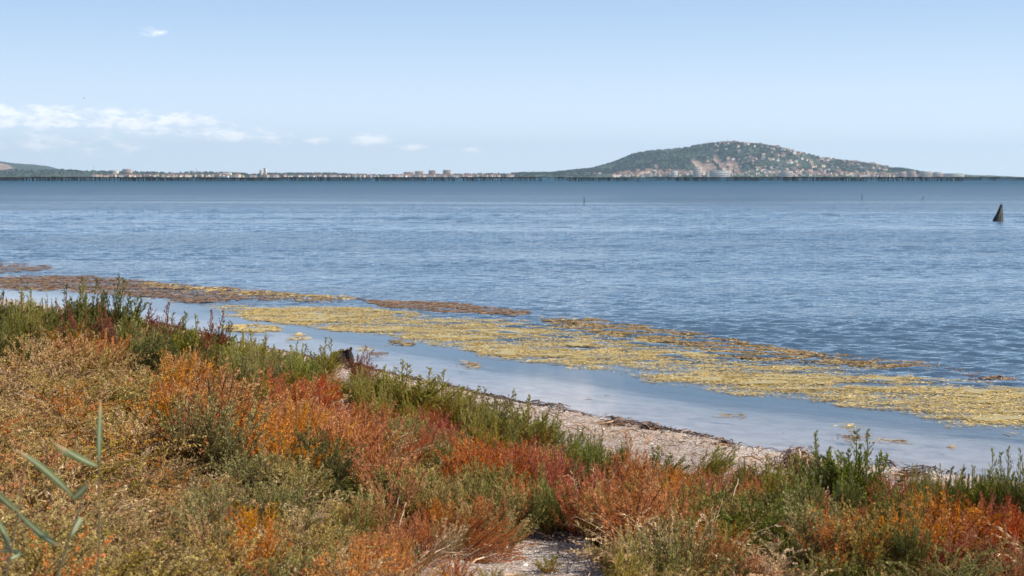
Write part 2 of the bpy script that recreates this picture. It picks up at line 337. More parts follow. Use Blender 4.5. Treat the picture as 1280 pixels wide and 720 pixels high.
weed_mat([(448, 373), (560, 379), (664, 388), (650, 395), (560, 391), (480, 385)], 5500, M_BRN, 'brown', 'narrow brown seagrass strip beyond the yellow belt, left of centre', 'brown_seagrass_strip', .36, jit=.18)
weed_mat([(675, 397), (740, 399), (850, 414), (950, 433), (1040, 444), (1145, 452), (1190, 459), (1120, 463), (1050, 459), (950, 449), (860, 436), (760, 421), (690, 409)], 11000, M_MIX, 'mixed',
         'brown and gold seagrass strip edging the far side of the yellow belt on the right', 'mixed_seagrass_strip', .40, jit=.22)
weed_mat([(1150, 462), (1230, 466), (1300, 474), (1300, 482), (1220, 474)], 1200, M_BRN, 'brown', 'loose brown weed scraps off the right end of the belt', 'brown_weed_scraps', .5, jit=.3)
small = [((275, 404, 355, 416), M_YEL, 'yellow', 'long oval yellow weed patch in the calm water beside the dark bush', 900), ((350, 418, 385, 424), M_YEL, 'yellow', 'little yellow weed patch below the long oval one', 200),
         ((470, 426, 512, 434), M_MIX, 'mixed', 'olive weed patch in the calm water right of the stump', 350), ((440, 434, 460, 441), M_YEL, 'yellow', 'small gold weed patch touching the right of the stump', 150),
         ((565, 455, 605, 463), M_MIX, 'mixed', 'pale weed scrap with a white speck in the calm shallows', 160), ((465, 438, 495, 446), M_BRN, 'brown', 'dark weed wisps between stump and belt', 100),
         ((1040, 541, 1092, 550), M_BRN, 'brown', 'pinkish brown weed streak in the shallows above the twin green bushes', 380), ((1088, 545, 1140, 553), M_MIX, 'mixed', 'dull weed streak beside the pinkish brown one', 260),
         ((1025, 529, 1060, 535), M_YEL, 'yellow', 'faint yellow weed wisp under the belt', 110), ((1180, 553, 1205, 557), M_MIX, 'mixed', 'tiny pale weed wisp left of the tall right bush', 50),
         ((890, 518, 925, 526), M_MIX, 'mixed', 'grey green weed wisp in mid shallows below the belt', 110), ((955, 537, 985, 542), M_YEL, 'yellow', 'thin yellow weed wisp near the beach', 60),
         ((738, 492, 762, 496), M_BRN, 'brown', 'thin dark weed line in the bright reflection', 50), ((1262, 538, 1284, 546), M_YEL, 'yellow', 'last yellow weed clump at the right edge', 120)]
for (x0, y0, x1, y1), mm, un, lab, n in small:
    cx, cy, rx, ry = (x0+x1)/2, (y0+y1)/2, (x1-x0)/2, (y1-y0)/2
    weed_mat([(cx+rx*math.cos(a), cy+ry*math.sin(a)) for a in np.linspace(0, 2*math.pi, 14)[:-1]], int(n*.55), mm, un, lab, 'weed_patch', .44, jit=.3, sc=.3)

# ------------------------------------------------------------ plants: prototypes
PAL = {   # base, middle, tip, fleck, stem
 'dkgreen': ((.16, .08, .02), (.068, .082, .018), (.145, .148, .038), (.22, .19, .07), (.12, .06, .03)),
 'green':   ((.26, .13, .02), (.105, .128, .023), (.21, .22, .056), (.33, .31, .12), (.15, .09, .03)),
 'olive':   ((.44, .16, .025), (.18, .165, .028), (.27, .245, .065), (.42, .34, .14), (.2, .09, .04)),
 'greygreen': ((.28, .16, .045), (.175, .168, .045), (.29, .26, .088), (.44, .37, .18), (.20, .12, .06)),
 'rust':    ((.38, .17, .045), (.43, .155, .045), (.43, .19, .075), (.58, .36, .17), (.24, .09, .04)),
 'orange':  ((.46, .25, .055), (.54, .225, .052), (.53, .235, .080), (.66, .42, .17), (.28, .13, .04)),
 'red':     ((.42, .16, .04), (.41, .095, .045), (.41, .12, .062), (.54, .26, .13), (.22, .06, .03)),
 'maroon':  ((.30, .12, .035), (.22, .065, .035), (.20, .085, .045), (.32, .16, .09), (.16, .06, .035)),
 'tawny':   ((.24, .145, .055), (.37, .235, .10), (.54, .38, .185), (.74, .55, .34), (.22, .12, .06)),
 'goldolive': ((.24, .16, .045), (.30, .215, .060), (.45, .335, .125), (.60, .46, .23), (.2, .12, .04)),
 'straw':   ((.42, .26, .13), (.58, .38, .21), (.68, .50, .30), (.80, .64, .44), (.45, .29, .16)),
}
PM = {}
for k, (c0, c1, c2, c3, cs) in PAL.items():
    m, t = mat('foliage_'+k); a = t.attr('Col'); s = t.new('ShaderNodeSeparateColor', i_Color=a.outputs['Color'])
    oi = t.new('ShaderNodeObjectInfo').outputs['Random']
    tt = t.m('ADD', s.outputs[0], t.m('MULTIPLY', t.m('SUBTRACT', s.outputs[2], .5), .5))
    c = t.ramp(tt, [(.05, tuple(v_*.8 for v_ in c0)), (.40, c1), (.95, c2)])
    c = t.mix(t.ss(s.outputs[1], .84, .96), c, c3)
    hs = t.new('ShaderNodeHueSaturation', i_Color=c, i_Hue=t.m('ADD', .486, t.m('MULTIPLY', oi, .028)), i_Saturation=t.m('ADD', .90, t.m('MULTIPLY', t.m('FRACT', t.m('MULTIPLY', oi, 7.3)), .25)),
               i_Value=t.m('ADD', .78, t.m('ADD', t.m('MULTIPLY', t.m('FRACT', t.m('MULTIPLY', oi, 13.7)), .3), t.m('ADD', t.m('MULTIPLY', t.m('FRACT', t.m('MULTIPLY', s.outputs[1], 9)), .22), t.m('MULTIPLY', s.outputs[2], .28)))))
    c = hs.outputs[0]
    d = t.new('ShaderNodeBsdfDiffuse', i_Color=c); tl = t.new('ShaderNodeBsdfTranslucent', i_Color=c)
    mx = t.new('ShaderNodeMixShader', i_0=.20); t.l.new(d.outputs[0], mx.inputs[1]); t.l.new(tl.outputs[0], mx.inputs[2]); out(t, mx.outputs[0])
    ms = simple('stems_'+k, cs, .8, .4, 20)
    PM[k] = (m, ms)

def norm(v): return v/np.maximum(np.linalg.norm(v, axis=-1, keepdims=True), 1e-9)
def leaves(Pc, D, L, Wd, t, plume, droop=0.0):
    "each leaf: one narrow triangle"
    n = len(Pc); D = norm(D); side = norm(np.cross(D, norm(RNG.normal(size=(n, 3)))))
    E = Pc+D*L[:, None]; E[:, 2] -= droop*L; M_ = Pc+D*L[:, None]*.12
    V = np.stack([M_+side*Wd[:, None]*.5, E, M_-side*Wd[:, None]*.5], 1).reshape(-1, 3); Q = np.arange(n*3).reshape(-1, 3)
    r = RNG.random(n); col = np.repeat(np.stack([t, r, plume, r*0+1], 1), 3, 0)
    return V, Q, col
def tubes(paths, r0, r1):
    "3-sided tapered tubes along paths (list of (k,3))"
    V = []; Q = []; b = 0
    for p_, ra, rb in zip(paths, r0, r1):
        k = len(p_); T = norm(np.gradient(p_, axis=0)); n1 = norm(np.cross(T, [.3, .8, .1])); n2 = np.cross(T, n1); rr = np.linspace(ra, rb, k)[:, None]
        ring = [p_+rr*(math.cos(a)*n1+math.sin(a)*n2) for a in (0, 2.094, 4.189)]
        V.append(np.stack(ring, 1).reshape(-1, 3)); i = np.arange(k-1)[:, None]*3+b; j = np.arange(3)[None]
        Q.append(np.stack([i+j, i+(j+1) % 3, i+3+(j+1) % 3, i+3+j], -1).reshape(-1, 4)); b += k*3
    return np.concatenate(V), np.concatenate(Q)
def bush(form):
    "a bush of height about 1; returns (foliage V,Q,col), (stems V,Q)"
    P = dict(spire=(22, .42, .34, 26, 18, .030, .0095, 0, .18), puff=(34, .56, .52, 17, 14, .026, .0105, 0, .13), seed=(22, .50, .62, 19, 17, .017, .0125, .36, .085),
             straw=(26, .5, .7, 5, 4, .09, .009, .25, .1), wisp=(26, .46, .38, 20, 13, .028, .0085, .04, .125), leafy=(18, .42, .42, 19, 14, .036, .0155, .03, .14))[form]
    npl, rad, spread, nb, nl, LL, LW, droop, brl = P
    fl = []; paths = []; ra = []; rb = []
    for i in range(npl):
        a = RNG.uniform(0, 2*math.pi); q = math.sqrt(RNG.random()); lean = spread*q*RNG.uniform(.6, 1.1)
        h = RNG.uniform(.62, 1.0)*(1-.38*q**2 if form in ('puff', 'seed') else 1-.30*q); base = np.array([math.cos(a), math.sin(a), 0])*rad*.30*q
        if form == 'spire' and i < 2: h = 1.0; lean *= .2
        dirv = np.array([math.cos(a), math.sin(a), 0]); k = 7; u = np.linspace(0, 1, k)
        wob = norm(RNG.normal(size=3))*.04
        path = base+dirv*(lean*u**1.3)[:, None]+np.array([0, 0, 1.])*(h*u*(1-.12*lean))[:, None]+np.sin(u*3)[:, None]*wob
        if droop: path = path+dirv*(droop*.55*u**3)[:, None]-np.array([0, 0, 1.])*(droop*.62*u**4*h)[:, None]
        path[:, 2] = np.maximum(path[:, 2], 0); paths.append(path); ra.append(.010); rb.append(.003)
        T = norm(np.gradient(path, axis=0)); pr = RNG.random()
        ub = np.linspace(.16 if form != 'straw' else .5, .985, nb)+RNG.normal(size=nb)*.01; ub = np.clip(ub, 0, 1)
        pb = np.stack([np.interp(ub, u, path[:, j]) for j in range(3)], 1); tb = norm(np.stack([np.interp(ub, u, T[:, j]) for j in range(3)], 1))
        rnd = norm(np.cross(tb, RNG.normal(size=(nb, 3)))); al, jt = dict(spire=(1.25, .34), wisp=(1.35, .36), puff=(1.3, .38), seed=(1.0, .55), straw=(1.2, .4), leafy=(1.1, .5))[form]
        bd = norm(tb*RNG.uniform(al*.7, al*1.25, (nb, 1))+rnd)
        bl = brl*(1.05-ub**1.6)*RNG.uniform(.7, 1.2, nb)*(.6+.6*np.minimum(ub*2.5, 1)); bl = np.maximum(bl, .025)
        v = RNG.random((nb, nl))**.8
        fl.append(leaves(pb.copy(), norm(bd+[0, 0, .2]), bl*1.0, np.full(nb, .007), np.clip(pb[:, 2]*.6, 0, 1), np.full(nb, pr), 0))
        pc = pb[:, None]+bd[:, None]*(bl[:, None]*v)[..., None]+np.array([0, 0, 1.])*(.25*bl[:, None]*v**2)[..., None]
        pc = pc.reshape(-1, 3)+RNG.normal(size=(nb*nl, 3))*.006; n = len(pc)
        D = norm(np.repeat(bd, nl, 0)*.9+np.repeat(tb, nl, 0)*.5+RNG.normal(size=(n, 3))*jt)
        sc = RNG.uniform(.6, 1.25, n)
        fl.append(leaves(pc, D, LL*sc, LW*sc*RNG.uniform(.8, 1.2, n), np.clip(pc[:, 2]/.95, 0, 1), np.full(n, pr), .25 if droop else 0))
    off = 0; V = []; Q = []; Cc = []
    for v, q, c in fl: V.append(v); Q.append(q+off); Cc.append(c); off += len(v)
    SV, SQ = tubes(paths, ra, rb); SQ = np.concatenate([SQ[:, [0, 1, 2]], SQ[:, [0, 2, 3]]])
    return (np.concatenate(V), np.concatenate(Q), np.concatenate(Cc)), (SV, SQ)
FORMS = ['spire', 'puff', 'seed', 'straw', 'wisp', 'leafy']; NV = 3
PROTO = {f: [bush(f) for _ in range(NV)] for f in FORMS}
MESH = {}
def plant_meshes(form, pal, v):
    key = (form, pal, v)
    if key not in MESH:
        (V, Q, c), (SV, SQ) = PROTO[form][v]
        MESH[key] = (mesh_np('foliage', V, Q, [PM[pal][0]], c), mesh_np('stems', SV, SQ, [PM[pal][1]]))
    return MESH[key]
FCOL = {}
def joined(form, pal, v):
    key = (form, pal, v)
    if key not in FCOL:
        (V, Q, c), (SV, SQ) = PROTO[form][v]
        VV = np.concatenate([V, SV]); QQ = np.concatenate([Q, SQ+len(V)]); cc = np.concatenate([c, np.tile([.3, .5, .5, 1], (len(SV), 1))])
        FCOL[key] = mesh_np('clump', VV, QQ, [PM[pal][0], PM[pal][1]], cc, matidx=np.r_[np.zeros(len(Q)), np.ones(len(SQ))])
    return FCOL[key]

# individually visible bushes: px, py of the foot, height px, width px, form, palette, lean (radians to the right), label
H = [
 (8, 432, 66, 60, 'spire', 'dkgreen', 0, 'dark olive bush cut by the left edge of the picture, above the tawny thicket'),
 (38, 436, 74, 44, 'spire', 'olive', .0, 'olive green bush with a brownish pointed tip between two darker bushes on the far left'),
 (58, 428, 62, 40, 'puff', 'dkgreen', 0, 'small dark bush with a rounded fan top left of the tall dark pair'),
 (86, 440, 82, 46, 'spire', 'dkgreen', 0, 'broad dark green bush, left one of the tall dark pair'),
 (108, 438, 88, 40, 'spire', 'dkgreen', .05, 'slim dark green bush with pointed tip, right one of the tall dark pair'),
 (127, 436, 66, 34, 'spire', 'maroon', .1, 'narrow maroon flecked sprig beside the tall dark pair'),
 (146, 440, 92, 40, 'spire', 'dkgreen', .12, 'tallest dark green spire on the left skyline, leaning right over the mats'),
 (128, 462, 60, 40, 'wisp', 'rust', 0, 'rusty orange sprig glowing between the dark green bushes'),
 (168, 462, 74, 66, 'puff', 'greygreen', .05, 'grey green bushy mound right of the tallest dark spire'),
 (176, 482, 74, 50, 'spire', 'dkgreen', 0, 'dark green shoots in shade below the grey green mound'),
 (204, 458, 78, 46, 'spire', 'maroon', 0, 'brownish bush with a fuzzy pointed top against the calm water'),
 (226, 474, 80, 44, 'spire', 'dkgreen', 0, 'upright dark green clump right of the brownish fuzzy bush'),
 (246, 474, 78, 44, 'spire', 'olive', 0, 'olive clump with yellow base among dark shoots near the calm water'),
 (262, 468, 78, 34, 'spire', 'maroon', .12, 'reddish brown tipped plume leaning right at the end of the dark hedge'),
 (274, 470, 66, 34, 'spire', 'dkgreen', .08, 'last dark green shoot of the hedge before the pale bushes'),
 (216, 512, 76, 60, 'wisp', 'orange', .05, 'orange feathery bush under the dark hedge'),
 (238, 520, 64, 50, 'wisp', 'rust', 0, 'deep rust bush right of the orange feathery one under the hedge'),
 (300, 482, 68, 50, 'spire', 'olive', 0, 'thin olive bush with spiky tips at the calm water left of the bare bank'),
 (330, 480, 60, 40, 'spire', 'greygreen', .15, 'wispy grey green bush leaning right near the bank'),
 (372, 490, 58, 44, 'spire', 'green', 0, 'fresh green bush with fanned tips left of the olive tuft'),
 (403, 482, 58, 36, 'spire', 'olive', 0, 'bright olive tuft standing alone beside the stump'),
 (404, 520, 62, 56, 'wisp', 'red', 0, 'salmon red bush under the bright olive tuft'),
 (366, 566, 86, 84, 'puff', 'orange', -.08, 'large bright orange feathery bush left of centre'),
 (332, 560, 74, 60, 'wisp', 'orange', -.1, 'orange plumes arching left beside the strong green bush'),
 (310, 545, 72, 44, 'spire', 'green', 0, 'strong green bush standing dark among orange and tawny plants'),
 (288, 560, 60, 46, 'puff', 'greygreen', 0, 'pale green mound at the left foot of the strong green bush'),
 (302, 518, 60, 60, 'wisp', 'rust', 0, 'rusty haze of sprigs behind the strong green bush'),
 (442, 504, 36, 44, 'spire', 'olive', .1, 'light green spray right of the salmon red bush'),
 (447, 482, 46, 26, 'spire', 'maroon', .35, 'brown pointed sprig leaning right over the bank by the stump'),
 (470, 516, 60, 44, 'spire', 'olive', .2, 'olive bush with brown tips leaning right on the bank edge'),
 (510, 528, 76, 62, 'spire', 'olive', .05, 'wide olive bush fanning against the calm water, left of the middle one'),
 (550, 528, 66, 54, 'spire', 'olive', 0, 'middle olive bush with spiky crown at the water'),
 (583, 546, 62, 44, 'spire', 'olive', .15, 'olive bush with a sharp tip just left of the white shell bank'),
 (470, 566, 66, 64, 'wisp', 'rust', 0, 'rust orange bush under the wide olive bush'),
 (434, 560, 70, 56, 'wisp', 'orange', 0, 'yellow orange upright bush right of the large bright orange one'),
 (545, 560, 60, 60, 'wisp', 'red', .05, 'red orange bush in front of the middle olive bush'),
 (510, 575, 64, 60, 'puff', 'greygreen', .1, 'blue grey green mound in the middle of the red bushes'),
 (532, 606, 70, 36, 'leafy', 'green', .35, 'dark green leaning shoot crossing the red bushes'),
 (606, 556, 60, 26, 'spire', 'olive', .1, 'thin pale olive sprig before the white shell bank'),
 (625, 552, 62, 38, 'spire', 'greygreen', .35, 'thin bush leaning right with its tip over the calm water'),
 (652, 568, 72, 52, 'spire', 'olive', .1, 'olive bush with brown crown right of the leaning thin bush'),
 (680, 562, 54, 34, 'spire', 'olive', .2, 'small olive sprig against the beach right of the brown crowned bush'),
 (708, 576, 50, 40, 'leafy', 'green', .3, 'fresh green shoots leaning right at the beach'),
 (662, 620, 96, 70, 'wisp', 'red', -.05, 'crimson plumes rising just right of centre'),
 (697, 640, 112, 66, 'wisp', 'red', 0, 'coral red tall bush with golden base right of centre'),
 (684, 636, 80, 44, 'wisp', 'orange', 0, 'golden orange sprays between crimson plumes and coral bush'),
 (730, 600, 52, 40, 'spire', 'green', 0, 'soft green top behind the coral red bush by the beach'),
 (752, 645, 92, 56, 'wisp', 'rust', .05, 'rust brown bush with twiggy top left of the golden spike'),
 (792, 632, 90, 34, 'spire', 'orange', -.05, 'golden orange spike standing up over the beach'),
 (822, 610, 52, 60, 'leafy', 'green', .6, 'ragged green branch stretched right across the beach edge'),
 (820, 660, 76, 62, 'wisp', 'orange', .05, 'soft orange bush in front of the ragged green branch'),
 (866, 608, 58, 30, 'spire', 'olive', .75, 'olive brown plume arching far right over the shell beach'),
 (872, 640, 60, 60, 'wisp', 'rust', 0, 'rusty bush under the arching olive brown plume'),
 (852, 680, 84, 54, 'spire', 'olive', .1, 'narrow olive bush left of the bright green leafy one'),
 (884, 664, 62, 40, 'leafy', 'green', 0, 'bright green leafy bush, left of two, low on the right half'),
 (915, 652, 46, 36, 'leafy', 'green', .05, 'small bright green leafy bush, right of two, low on the right half'),
 (922, 624, 60, 60, 'wisp', 'rust', 0, 'reddish orange bush touching the beach above the leafy green pair'),
 (962, 624, 56, 44, 'spire', 'olive', .05, 'yellow olive bush by the heap of dry wrack'),
 (992, 622, 56, 50, 'wisp', 'maroon', .1, 'maroon tinted bush left of the twin green bushes'),
 (1032, 640, 96, 50, 'spire', 'green', -.02, 'tall green bush with airy tips, left one of the twins over the shallows'),
 (1070, 648, 108, 60, 'spire', 'green', .03, 'tall green bush with airy tips, right one of the twins over the shallows'),
 (962, 694, 104, 110, 'puff', 'green', .1, 'big rounded deep green bush low on the right'),
 (1002, 668, 84, 70, 'puff', 'greygreen', 0, 'pale green bushy mound in front of the twin tall bushes'),
 (1098, 676, 92, 66, 'leafy', 'green', .25, 'fresh light green leafy bush leaning right below the twins'),
 (1112, 636, 60, 26, 'wisp', 'red', .05, 'thin bright red sprig standing against the wrack line'),
 (1132, 660, 66, 54, 'wisp', 'olive', 0, 'thin twiggy brownish bush behind the light green leafy one'),
 (1078, 722, 92, 60, 'leafy', 'dkgreen', .3, 'dark green leaning shoots at the bottom right'),
 (1130, 712, 92, 40, 'spire', 'green', .22, 'slender dark green spire leaning right in front of the crimson bush'),
 (1162, 680, 92, 56, 'wisp', 'orange', 0, 'orange twiggy bush behind the crimson one on the right'),
 (1182, 706, 108, 76, 'wisp', 'red', .03, 'large crimson bush left of the tall right hand bush'),
 (1200, 670, 76, 34, 'spire', 'dkgreen', .1, 'narrow dark green sprig inside the crimson bushes'),
 (1186, 648, 62, 34, 'spire', 'olive', .1, 'faint olive orange sprig above the crimson bush'),
 (1232, 690, 92, 54, 'wisp', 'red', 0, 'crimson stems around the foot of the tall right hand bush'),
 (1238, 672, 108, 44, 'spire', 'green', .02, 'tall green bush at right, left stalk of the pair with golden base'),
 (1262, 676, 116, 40, 'spire', 'green', .02, 'tall green bush at right, right stalk with the highest tip'),
 (1272, 712, 90, 60, 'wisp', 'rust', 0, 'rust red bush cut by the right edge of the picture'),
 (1218, 730, 60, 76, 'seed', 'greygreen', 0, 'grey green seed head bush at the bottom right corner'),
 (1035, 730, 78, 90, 'puff', 'greygreen', 0, 'olive green rounded bush at the bottom, right of the straw plumes'),
 (930, 738, 62, 76, 'seed', 'straw', .3, 'pale straw coloured plumes bent right at the bottom'),
 (360, 640, 76, 90, 'puff', 'greygreen', 0, 'wide soft grey green mound below the large orange bush'),
 (446, 690, 74, 72, 'puff', 'greygreen', .1, 'olive green tuft with orange base near the bottom centre'),
 (408, 604, 50, 44, 'puff', 'dkgreen', 0, 'small dark olive bush under the orange plants'),
 (446, 626, 54, 30, 'leafy', 'green', 0, 'thin fresh green sprig left of the rust spray'),
 (484, 622, 72, 34, 'wisp', 'rust', 0, 'thin rust coloured spray in the centre of the thicket'),
 (548, 622, 54, 60, 'puff', 'dkgreen', 0, 'dark green mound left of the blue green cushion'),
 (604, 604, 56, 70, 'puff', 'dkgreen', 0, 'dark shaded green cushion behind the blue green one'),
 (618, 634, 60, 76, 'puff', 'greygreen', 0, 'blue green cushion bush above the fallen brown plant'),
 (580, 650, 50, 60, 'wisp', 'goldolive', 0, 'yellow olive bush above the fallen brown plant'),
 (575, 702, 100, 62, 'wisp', 'rust', 1.12, 'rust brown plant fallen flat to the right over the sand patch'),
 (560, 690, 84, 56, 'wisp', 'rust', .85, 'bent rusty stalks fallen right with dark hollow beneath'),
 (530, 708, 80, 56, 'straw', 'straw', 1.0, 'bleached straw stems sprawling left of the sand patch'),
 (612, 738, 34, 60, 'puff', 'goldolive', 0, 'low yellow green tuft at the bottom left rim of the sand patch'),
 (655, 736, 24, 44, 'puff', 'olive', 0, 'low olive tuft at the bottom rim of the sand patch'),
 (640, 700, 16, 30, 'straw', 'straw', .5, 'few dry stems lying over the middle of the sand patch'),
 (688, 716, 30, 40, 'leafy', 'olive', 0, 'little green tuft growing in the sand patch'),
 (768, 720, 66, 44, 'spire', 'goldolive', .05, 'yellow green tuft at the right rim of the sand patch'),
 (816, 724, 70, 70, 'puff', 'greygreen', 0, 'olive straw coloured bush right of the yellow green tuft'),
 (688, 660, 34, 44, 'spire', 'green', 0, 'short grassy green tuft above the sand patch'),
 (740, 672, 44, 60, 'straw', 'straw', .1, 'dry straw tangle between the sand patch and rust bush'),
 (292, 672, 50, 36, 'wisp', 'red', .0, 'lone crimson sprig in the tawny thicket at lower left'),
 (136, 470, 52, 60, 'seed', 'tawny', .15, 'tawny arching seed heads under the rusty orange sprig'),
 (196, 500, 60, 56, 'seed', 'goldolive', .3, 'golden seed plumes bending right in front of the dark hedge'),
]
FORMW = dict(spire=.50, puff=.95, seed=1.15, straw=1.3, wisp=.95, leafy=.85)
hero_xy = []; hero_names = dict(spire='seablite_bush', puff='seablite_mound', seed='seed_head_bush', straw='dry_stalks', wisp='feathery_bush', leafy='orache_bush')
for i, (px, py, hp, wp, form, pal, lean, lab) in enumerate(H):
    x, y, z = on_ground(px, py); hm = hp*y/F*1.05; wm = wp*y/F/FORMW[form]*1.05
    hm = hm/max(math.cos(lean), .5) if lean < .8 else hm*1.25
    hero_xy.append((x, y))
    r = link(hero_names[form], None, loc=(x, y, z-.01), rot=(0, lean, 0)); r['label'] = lab; r['category'] = 'bush'; r['group'] = 'salt marsh bushes on the shore'
    # turn the children, so that the lean stays to the right
    fm, sm = plant_meshes(form, pal, i % NV); a = RNG.uniform(0, 6.28)
    for nm, me in (('foliage', fm), ('stems', sm)): link(nm, me, r, rot=(0, 0, a), scale=(wm, wm, hm))
hero_xy = np.array(hero_xy)

# the thicket between them: too many to count. Anchors say which kind grows where (picture px of the plants' middle)
A = [(x, y-h*.5, f, p) for (x, y, h, w_, f, p, l, s_) in H if f != 'straw' and (f, p) != ('spire', 'orange') and l < .5 and not s_.startswith('lone')]
A += [(450, 515, 'wisp', 'rust'), (482, 532, 'wisp', 'rust'), (520, 545, 'wisp', 'red'), (562, 548, 'wisp', 'rust'), (592, 566, 'wisp', 'rust'), (622, 572, 'wisp', 'rust'), (648, 590, 'wisp', 'red'), (345, 492, 'wisp', 'rust'), (300, 500, 'wisp', 'rust'), (372, 502, 'wisp', 'orange'), (420, 505, 'wisp', 'red'), (740, 600, 'wisp', 'rust'), (704, 604, 'wisp', 'red'), (800, 606, 'wisp', 'rust'), (700, 575, 'wisp', 'rust'), (660, 560, 'wisp', 'rust'), (1010, 612, 'wisp', 'rust'), (1100, 625, 'wisp', 'red'), (250, 495, 'wisp', 'rust'), (200, 478, 'wisp', 'rust')]
A += [(20, 460, 'seed', 'tawny'), (60, 440, 'seed', 'tawny'), (60, 500, 'seed', 'tawny'), (30, 540, 'seed', 'goldolive'), (110, 440, 'seed', 'tawny'), (110, 500, 'seed', 'goldolive'), (150, 480, 'seed', 'goldolive'),
      (150, 530, 'seed', 'tawny'), (180, 560, 'seed', 'tawny'), (90, 570, 'seed', 'tawny'), (40, 600, 'seed', 'tawny'), (40, 680, 'seed', 'goldolive'), (110, 660, 'seed', 'goldolive'), (110, 700, 'seed', 'goldolive'), (120, 610, 'seed', 'tawny'),
      (180, 620, 'seed', 'tawny'), (190, 680, 'seed', 'tawny'), (230, 560, 'seed', 'rust'), (230, 600, 'seed', 'tawny'), (240, 660, 'seed', 'tawny'), (270, 620, 'wisp', 'greygreen'), (250, 700, 'seed', 'goldolive'), (220, 525, 'seed', 'rust'),
      (270, 580, 'seed', 'greygreen'), (320, 650, 'wisp', 'orange'), (330, 690, 'seed', 'tawny'), (300, 710, 'seed', 'rust'), (400, 690, 'puff', 'greygreen'), (380, 660, 'seed', 'goldolive'), (480, 680, 'wisp', 'orange'), (500, 650, 'wisp', 'rust'),
      (530, 640, 'wisp', 'rust'), (520, 690, 'wisp', 'rust'), (500, 620, 'wisp', 'goldolive'), (400, 580, 'wisp', 'goldolive'), (420, 640, 'wisp', 'goldolive'), (620, 715, 'seed', 'goldolive'), (560, 715, 'wisp', 'rust'), (430, 715, 'seed', 'tawny'),
      (640, 600, 'wisp', 'goldolive'), (720, 655, 'puff', 'goldolive'), (700, 672, 'seed', 'straw'), (780, 680, 'seed', 'straw'), (760, 610, 'wisp', 'rust'), (850, 570, 'wisp', 'rust'), (890, 690, 'wisp', 'rust'), (860, 705, 'seed', 'goldolive'),
      (970, 715, 'seed', 'straw'), (900, 715, 'seed', 'rust'), (940, 600, 'wisp', 'rust'), (1060, 660, 'wisp', 'rust'), (1160, 715, 'seed', 'greygreen'), (1250, 715, 'wisp', 'rust'), (1140, 620, 'wisp', 'rust'),
      (1290, 640, 'wisp', 'rust'), (1400, 620, 'wisp', 'red'), (1400, 700, 'puff', 'greygreen'), (1600, 660, 'wisp', 'rust'), (1550, 720, 'spire', 'olive'), (1700, 700, 'puff', 'green'),
      (-60, 400, 'spire', 'dkgreen'), (-100, 450, 'seed', 'tawny'), (-150, 560, 'seed', 'goldolive'), (-200, 400, 'spire', 'dkgreen'), (-250, 480, 'wisp', 'rust'), (-300, 600, 'seed', 'tawny')]
AX = np.array([[a[0], a[1]] for a in A], float)
sp = .183; X, Y = np.meshgrid(np.arange(-15, 13, sp), np.arange(3.2, 27, sp)); X = X.ravel()+RNG.uniform(-.09, .09, X.size); Y = Y.ravel()+RNG.uniform(-.09, .09, Y.size)
s = shore_s(X, Y); Z = height(X, Y); ok = (s < -.45-.5*fbm(X*1.2, Y*1.2, 3, 12))
ok &= (s < -2.3) | (RNG.random(X.size) < .62); ok &= RNG.random(X.size) < .86-.14*sstep(-X, .3, 2.5); d2 = (X**2+Y**2); ok &= (d2 > 4.6**2)
hgt = (.16+.40*fbm(X*1.5, Y*1.5, 3, 70)**1.15)*RNG.uniform(.72, 1.28, X.size)
hgt *= 1.12+.30*sstep(-X, .3, 2.5)
edge = sstep(-s, .4, 1.8); hgt *= .6+.4*edge
hgt *= .72+.28*sstep(Y, 5, 8)
U, Vp = project(np.stack([X, Y, Z+hgt*.6], 1)); Ub, Vb = project(np.stack([X, Y, Z], 1))
# bare sand in front, straw by it
bare = inpoly(Ub, Vb, [(540, 735), (560, 700), (620, 692), (682, 678), (735, 672), (752, 690), (765, 735)]) 
Ut, Vt = project(np.stack([X, Y, Z+hgt], 1))
front = inpoly(Ub, Vb, [(560, 1200), (575, 735), (765, 735), (800, 1200)])
hide = (Vt < 730) & front; ok &= ~bare & ~hide & ~((Ut > 408) & (Ut < 450) & (Vt > 415) & (Vt < 472))
# keep the shell beach clear: plants whose tops would stand over it stay low
lim = np.interp(Ut, [0, 60, 150, 280, 330, 420, 600, 640, 700, 770, 850, 950, 1000, 1100, 1280, 1500], [392, 392, 396, 432, 440, 458, 500, 530, 552, 566, 584, 592, 596, 603, 612, 640])
lim = lim-8*((Ut > 640) & (Ut < 960))-12*(Ut > 985)+np.abs(RNG.normal(size=len(lim)))*15-9
hfit = np.clip((Vb-lim)/F*np.hypot(X, Y)*1.06, 0, 9); inside = (Ut > -40) & (Ut < 1330)
hgt = np.where(inside, np.minimum(hgt, np.maximum(hfit, .06)), hgt); ok &= (hgt > .13) | (RNG.random(len(hgt)) < .15)
X, Y, Z, hgt, U, Vp = [a[ok] for a in (X, Y, Z, hgt, U, Vp)]
dd = ((U[:, None]-AX[None, :, 0]+RNG.normal(size=(len(U), 1))*16)/1.0)**2+((Vp[:, None]-AX[None, :, 1]+RNG.normal(size=(len(U), 1))*9)*1.25)**2
near = dd.argmin(1); rnd = RNG.random(len(U))
kinds = {}
for i in range(len(X)):
    f, p_ = A[near[i]][2:]
    if f == 'seed' and rnd[i] < .32 and U[i] < 420: f, p_ = 'seed', random.choice(['tawny', 'goldolive', 'goldolive', 'rust', 'greygreen', 'orange'])
    elif rnd[i] < .10: f, p_ = random.choice([('wisp', 'goldolive'), ('puff', 'greygreen'), ('seed', 'tawny'), ('wisp', 'rust'), ('puff', 'dkgreen')])
    elif rnd[i] < .14 or (U[i] < 420 and rnd[i] > .95): f, p_ = 'straw', 'straw'
    kinds.setdefault(p_, []).append((i, f))
